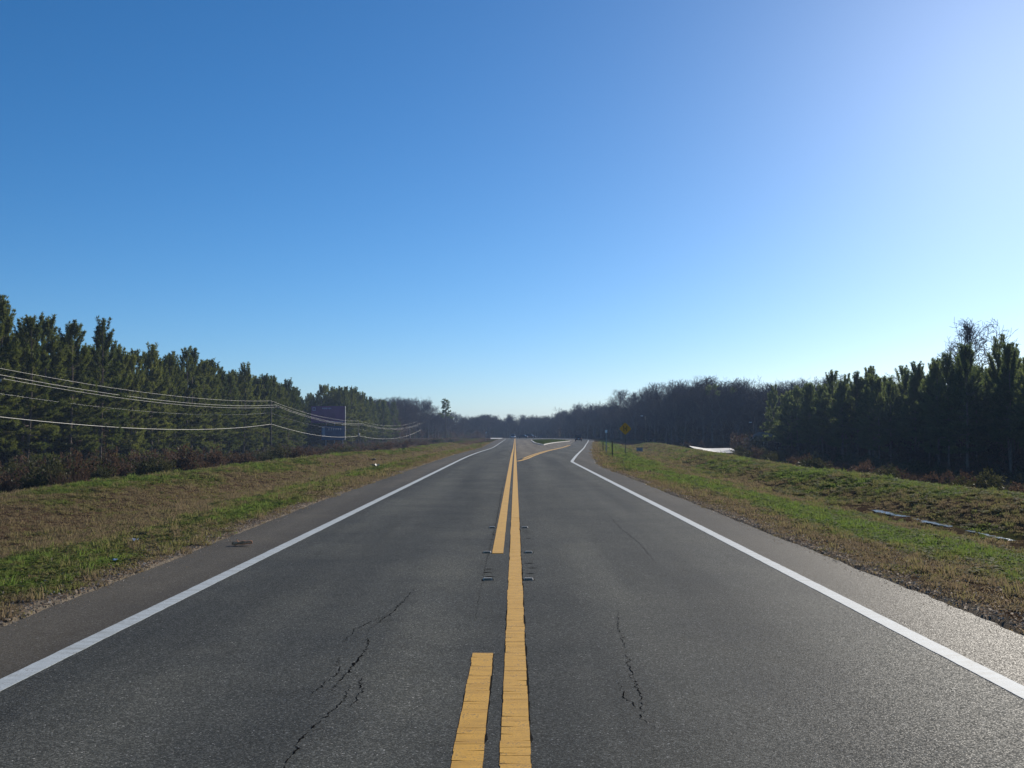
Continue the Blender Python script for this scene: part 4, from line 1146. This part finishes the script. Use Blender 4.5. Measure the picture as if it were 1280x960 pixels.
def billboard():
    D = 262
    xl, xr = at(389, D), at(431, D); xm = at(402, D)
    root = empty('billboard', (0, D, 0)); tag(root, 'large billboard with a purple panel above a smaller blue panel', 'billboard')
    def zc(py): return CAM_H + (541 - py) / 1280 * D
    zt, zb = zc(507.5), zc(528.5); z2t, z2b = zc(532.5), zc(550)
    p1 = MB().box(((xl + xr) / 2, 0, (zt + zb) / 2), (xr - xl, .25, zt - zb)).build('purple_panel', M['purple'], root)
    p2 = MB().box(((xm + xr) / 2, 0, (z2t + z2b) / 2), (xr - xm, .25, z2t - z2b)).build('blue_panel', M['blue'], root)
    MB().box((xr + .08, .0, (zt + z2b) / 2), (.15, .4, zt - z2b)).build('side_trim', M['galv'], root)
    for f in (.18, .55, .9):
        x = xm + (xr - xm) * f
        MB().tube([(x, .35, -3.4), (x, .35, zt - .3)], .16, 8).build('post', M['galv'], root)
    # print on the boards: square emblem, pale marks, pale blue block, row of marks
    y = -.13
    def flat(par, x0, x1, z0, z1, mat, name): MB().box(((x0 + x1) / 2, y, (z0 + z1) / 2), (x1 - x0, .012, z1 - z0)).build(name, M[mat], par)
    w = xr - xl; h = zt - zb
    ex, ez = xl + .35, zt - .35
    for (a, b, c, d) in [(0, .75, -.14, 0), (0, .75, -.85, -.71), (0, .14, -.71, -.14), (.61, .75, -.71, -.14)]: flat(p1, ex + a, ex + b, ez + c, ez + d, 'lilac', 'emblem')
    for i, q in enumerate([.33, .37, .405, .44, .49, .53, .57]):
        flat(p1, xl + w * q, xl + w * q + .19, zt - .75 - .08 * (i % 2), zt - .42, 'lilac', 'lettering')
    flat(p1, xl + w * .45, xr - .3, zb + .22, zb + .34, 'lilac', 'lettering')
    w2 = xr - xm
    flat(p2, xm + .25, xm + .95, z2b + .9, z2t - .3, 'paleblue', 'pale_block')
    for i in range(6): flat(p2, xm + w2 * (.30 + .10 * i), xm + w2 * (.30 + .10 * i) + .28, z2t - 1.05, z2t - .62, 'paleblue', 'lettering')
    MB().box(((xl + xr) / 2, -.6, zb - .2), (xr - xl, .9, .05)).build('catwalk', M['galv'], root)
billboard()

def diamond_sign():
    X, D = 10.05, 93.7; z = float(height(X, D))
    root = empty('warning_sign', (X, D, z)); tag(root, 'yellow diamond warning sign on a steel post by the right ditch', 'road sign')
    top = 1.65 + (541 - 528.5) / 1280 * D - z
    r_ = .54; zc_ = top - r_
    MB().box((0, 0, (zc_ + .3) / 2 - .2), (.065, .05, zc_ + .7)).build('post', M['bronze'], root)
    pl = MB(); n = []
    for k in range(4):
        a = math.pi / 2 * k
        for q in (-.12, .12): n.append((math.sin(a + q) * r_ * .97, math.cos(a + q) * r_ * .97))
    V = [(x, -.045, zc_ + zz) for x, zz in n] + [(x, -.04, zc_ + zz) for x, zz in n]
    F = [list(range(8))[::-1], list(range(8, 16))] + [[i, (i + 1) % 8, 8 + (i + 1) % 8, 8 + i] for i in range(8)]
    p = pl.add(V, F).build('plate', M['signyellow'], root)
    s = MB(); yy = -.05
    s.add([(-.03, yy, zc_ - .05), (.03, yy, zc_ - .05), (.05, yy, zc_ + .05), (.0, yy, zc_ + .1), (-.05, yy, zc_ + .05)], [[0, 1, 2, 3, 4]])
    for sg in (-1, 1):
        s.add([(sg * .12 - .025, yy, zc_ - .22), (sg * .12 + .025, yy, zc_ - .22), (sg * .14 + .025, yy, zc_ + .15), (sg * .14 - .025, yy, zc_ + .15)], [[0, 1, 2, 3]])
        s.add([(sg * .14 - .07, yy, zc_ + .15), (sg * .14 + .07, yy, zc_ + .15), (sg * .14, yy, zc_ + .25)], [[0, 1, 2]])
    s.build('symbol', M['black'], p)
    for q in (-.2, .2): MB().tube([(0, -.048, zc_ + q), (0, -.056, zc_ + q)], .018, 6).build('bolt', M['galv'], root)
diamond_sign()
def delineator(px, D, h, label, plate=None, off=None):
    X = at(px, D); z = float(height(X, D)); root = empty('delineator_post', (X, D, z)); tag(root, label, 'post', 'short posts on the right verge')
    MB().add([(-.04, -.02, -.2), (0, .02, -.2), (.04, -.02, -.2), (-.04, -.02, h), (0, .02, h), (.04, -.02, h), (0, .0, -.2), (0, .0, h)], [[0, 1, 4, 3], [1, 2, 5, 4], [3, 4, 5, 7], [0, 3, 7, 6], [6, 7, 5, 2]]).build('channel_post', M['wood'] if plate != 'w' else M['galv'], root)
    if plate: MB().box((0, -.03, h - .12), (.2, .012, .26)).build('plate', M['whitepaint'], root)
    else: MB().tube([(0, -.025, h - .1), (0, -.035, h - .1)], .04, 10).build('reflector', M['amber'], root)
delineator(765, 72, 1.15, 'short dark delineator post nearest on the right verge')
delineator(757.5, 92, 2.1, 'taller post with a small white plate on the right verge', 'w')
delineator(753.5, 104, 1.1, 'short dark post behind the white-plated one')

def lamp(px, D, py_top, py_lamp_dx, label):
    X = at(px, D); zt = CAM_H + (541 - py_top) / 1280 * D; z = float(height(X, D))
    root = empty('street_lamp', (X, D, z)); tag(root, label, 'street lamp'); h = zt - z
    MB().tube([(0, 0, -.2), (0, 0, h * .6), (0, 0, h)], [.08, .065, .05], 8).build('pole', M['bronze'], root, True)
    MB().tube([(0, 0, h - .05), (py_lamp_dx * .5, 0, h + .08), (py_lamp_dx, 0, h + .05)], .035, 6).build('arm', M['bronze'], root)
    MB().box((py_lamp_dx * 1.15, 0, h + .03), (.6, .3, .14), 0, .8).build('lamp_head', M['whitepaint'], root)
lamp(806.5, 236, 520, -.7, 'grey street lamp on a tall pole behind the right-hand bank')
lamp(941, 214, 528, -.5, 'street lamp with a white head above the house')
# junction box and barrel by the far right ditch
def utility_box(px, D, label):
    X = at(px, D); z = float(height(X, D)); root = empty('utility_box', (X, D, z)); tag(root, label, 'utility box')
    MB().box((0, 0, .3), (.9, .6, .7), 0, .94).build('cabinet', M['galv'], root)
    MB().box((0, 0, .67), (.96, .66, .06)).build('lid', M['bronze'], root); MB().box((0, -.31, .3), (.02, .03, .4)).build('door_seam', M['black'], root)
utility_box(799, 150, 'squat grey utility box at the far end of the right ditch')

# ------------------------------------------------------------------ cars
def make_car(paint_, suv, label, loc, rz):
    root = empty('car', loc, rz); tag(root, label, 'car', 'cars far ahead on the highway')
    Ln, W, H = (4.7, 1.84, 1.70) if suv else (4.6, 1.8, 1.44)
    zs = .92 if suv else .82
    st = [(-Ln / 2, .78, .42, zs - .12), (-Ln / 2 + .15, .92, .28, zs), (-1.5, 1, .24, zs + .02), (0, 1, .22, zs + .03), (1.1, 1, .24, zs - .01), (Ln / 2 - .35, .94, .26, zs - .12), (Ln / 2, .74, .36, zs - .28)]
    V = []; F = []
    for (y, f, zb, zt) in st:
        w = W / 2 * f
        V += [(-w * .9, y, zb), (-w, y, zb + .15), (-w, y, zt - .16), (-w * .9, y, zt), (w * .9, y, zt), (w, y, zt - .16), (w, y, zb + .15), (w * .9, y, zb)]
    n = 8
    for i in range(len(st) - 1):
        for k in range(n): F.append([i * n + k, i * n + (k + 1) % n, (i + 1) * n + (k + 1) % n, (i + 1) * n + k])
    F += [list(range(n))[::-1], [(len(st) - 1) * n + k for k in range(n)]]
    F = [f[::-1] for f in F]
    MB().add(V, F).build('body', paint_, root, False)
    yb, yr0, yr1, yf = (-Ln / 2 + .1, -Ln / 2 + .45, .55, 1.25) if suv else (-1.75, -1.05, .35, 1.2)
    w0, w1 = W / 2 * .93, W / 2 * .76; z0 = zs - .01
    V = [(-w0, yb, z0), (w0, yb, z0), (w0, yf, z0), (-w0, yf, z0), (-w1, yr0, H - .06), (w1, yr0, H - .06), (w1, yr1, H - .06), (-w1, yr1, H - .06)]
    MB().add(V, [[0, 1, 5, 4], [1, 2, 6, 5], [2, 3, 7, 6], [3, 0, 4, 7]]).build('window_glass', M['glass'], root)
    V = [(-w1 - .02, yr0 - .04, H - .08), (w1 + .02, yr0 - .04, H - .08), (w1 + .02, yr1 + .04, H - .08), (-w1 - .02, yr1 + .04, H - .08), (-w1 * .85, yr0 + .1, H), (w1 * .85, yr0 + .1, H), (w1 * .85, yr1 - .15, H), (-w1 * .85, yr1 - .15, H)]
    MB().add(V, [[4, 5, 6, 7], [0, 1, 5, 4], [1, 2, 6, 5], [2, 3, 7, 6], [3, 0, 4, 7], [3, 2, 1, 0]]).build('roof', paint_, root)
    for sx in (-1, 1):
        for y in (-1.4, 1.42):
            wh = MB().tube([(sx * (W / 2 - .22), y, .33), (sx * (W / 2 - .2), y, .33), (sx * (W / 2 + .005), y, .33), (sx * (W / 2 + .012), y, .33)], [.30, .33, .33, .29], 18).build('wheel', M['rubber'], root)
            MB().tube([(sx * (W / 2 + .01), y, .33), (sx * (W / 2 + .022), y, .33)], [.21, .19], 12).build('rim', M['galv'], wh)
        MB().box((sx * W * .36, -Ln / 2 + .02, zs - .2), (.28, .1, .22)).build('tail_light', M['redlens'], root)
        MB().box((sx * W * .34, Ln / 2 - .05, zs - .36), (.36, .14, .14)).build('headlight', M['lens'], root)
        MB().box((sx * (W / 2 + .06), .95, zs + .08), (.18, .1, .14)).build('mirror', paint_, root)
        MB().tube([(sx * w0, yb, z0), (sx * w1, yr0, H - .07)], .035, 5).tube([(sx * w0, yf, z0), (sx * w1, yr1, H - .07)], .03, 5).tube([(sx * (w0 + .0), -.3, z0), (sx * w1, -.3, H - .07)], .035, 5).build('pillar', paint_, root)
    MB().box((0, -Ln / 2 - .005, zs - .32), (.34, .03, .16)).build('number_plate', M['whitepaint'], root)
    MB().box((0, -Ln / 2 + .06, .42), (W * .86, .16, .2)).build('bumper', M['black'], root)
    return root
def on_z(y): return float(zroad(y)) + .004
make_car(M['car_black'], True, 'black car in the right lane beyond the fork', (17.05, 276, on_z(276)), R(-4))
make_car(M['car_silver'], True, 'silver car on the left carriageway beside the yellow lines end', (at(641.5, 425), 425, on_z(425)), R(176))
make_car(M['car_grey'], False, 'dark car behind the near tip of the grass island', (at(653, 430), 430, on_z(430)), R(75))
make_car(M['car_red'], True, 'dark red car behind the middle of the grass island', (at(663, 436), 436, on_z(436)), R(-100))
make_car(M['car_grey'], False, 'dark car behind the right end of the grass island', (at(679, 440), 440, on_z(440)), R(85))

# slim far pole near the road end on the left
fp = empty('far_post', (at(607.5, 372), 372, float(height(at(607.5, 372), 372)))); tag(fp, 'pale slim post by the side road far left', 'post')
MB().tube([(0, 0, -.2), (0, 0, 3.3)], [.10, .08], 8).build('shaft', M['galv'], fp); MB().box((0, -.05, 2.9), (.35, .05, .6)).build('plate', M['whitepaint'], fp)
fp = empty('utility_pole', (at(691, 500), 500, float(height(at(691, 500), 500)))); tag(fp, 'dark slim utility pole before the far woods right of the island', 'utility pole')
MB().tube([(0, 0, -.2), (0, 0, 9.0)], [.16, .11], 8).build('shaft', M['wood'], fp); MB().box((0, -.1, 8.4), (2.2, .1, .12)).build('crossarm', M['wood'], fp)

# ------------------------------------------------------------------ haze
hz = MB(); hz.box((0, 600, 9.0), (3240, 2040, 32.0))
ho = hz.build('haze', M['black']); ho.data.materials.clear()
hm = bpy.data.materials.new('thin_haze'); hm.use_nodes = True; hn = hm.node_tree
for n_ in list(hn.nodes):
    if n_.type == 'BSDF_PRINCIPLED': hn.nodes.remove(n_)
pv = hn.nodes.new('ShaderNodeVolumePrincipled'); pv.inputs['Color'].default_value = (0.52, 0.70, 1.0, 1); pv.inputs['Density'].default_value = 0.0003; pv.inputs['Anisotropy'].default_value = 0.0
hn.links.new(pv.outputs[0], hn.nodes['Material Output'].inputs['Volume'])
ho.data.materials.append(hm); tag(ho, 'thin pale haze over the whole scene', 'haze', kind='stuff')
print('pines', cnt, 'bare', hw_n, 'grass', len(gx))
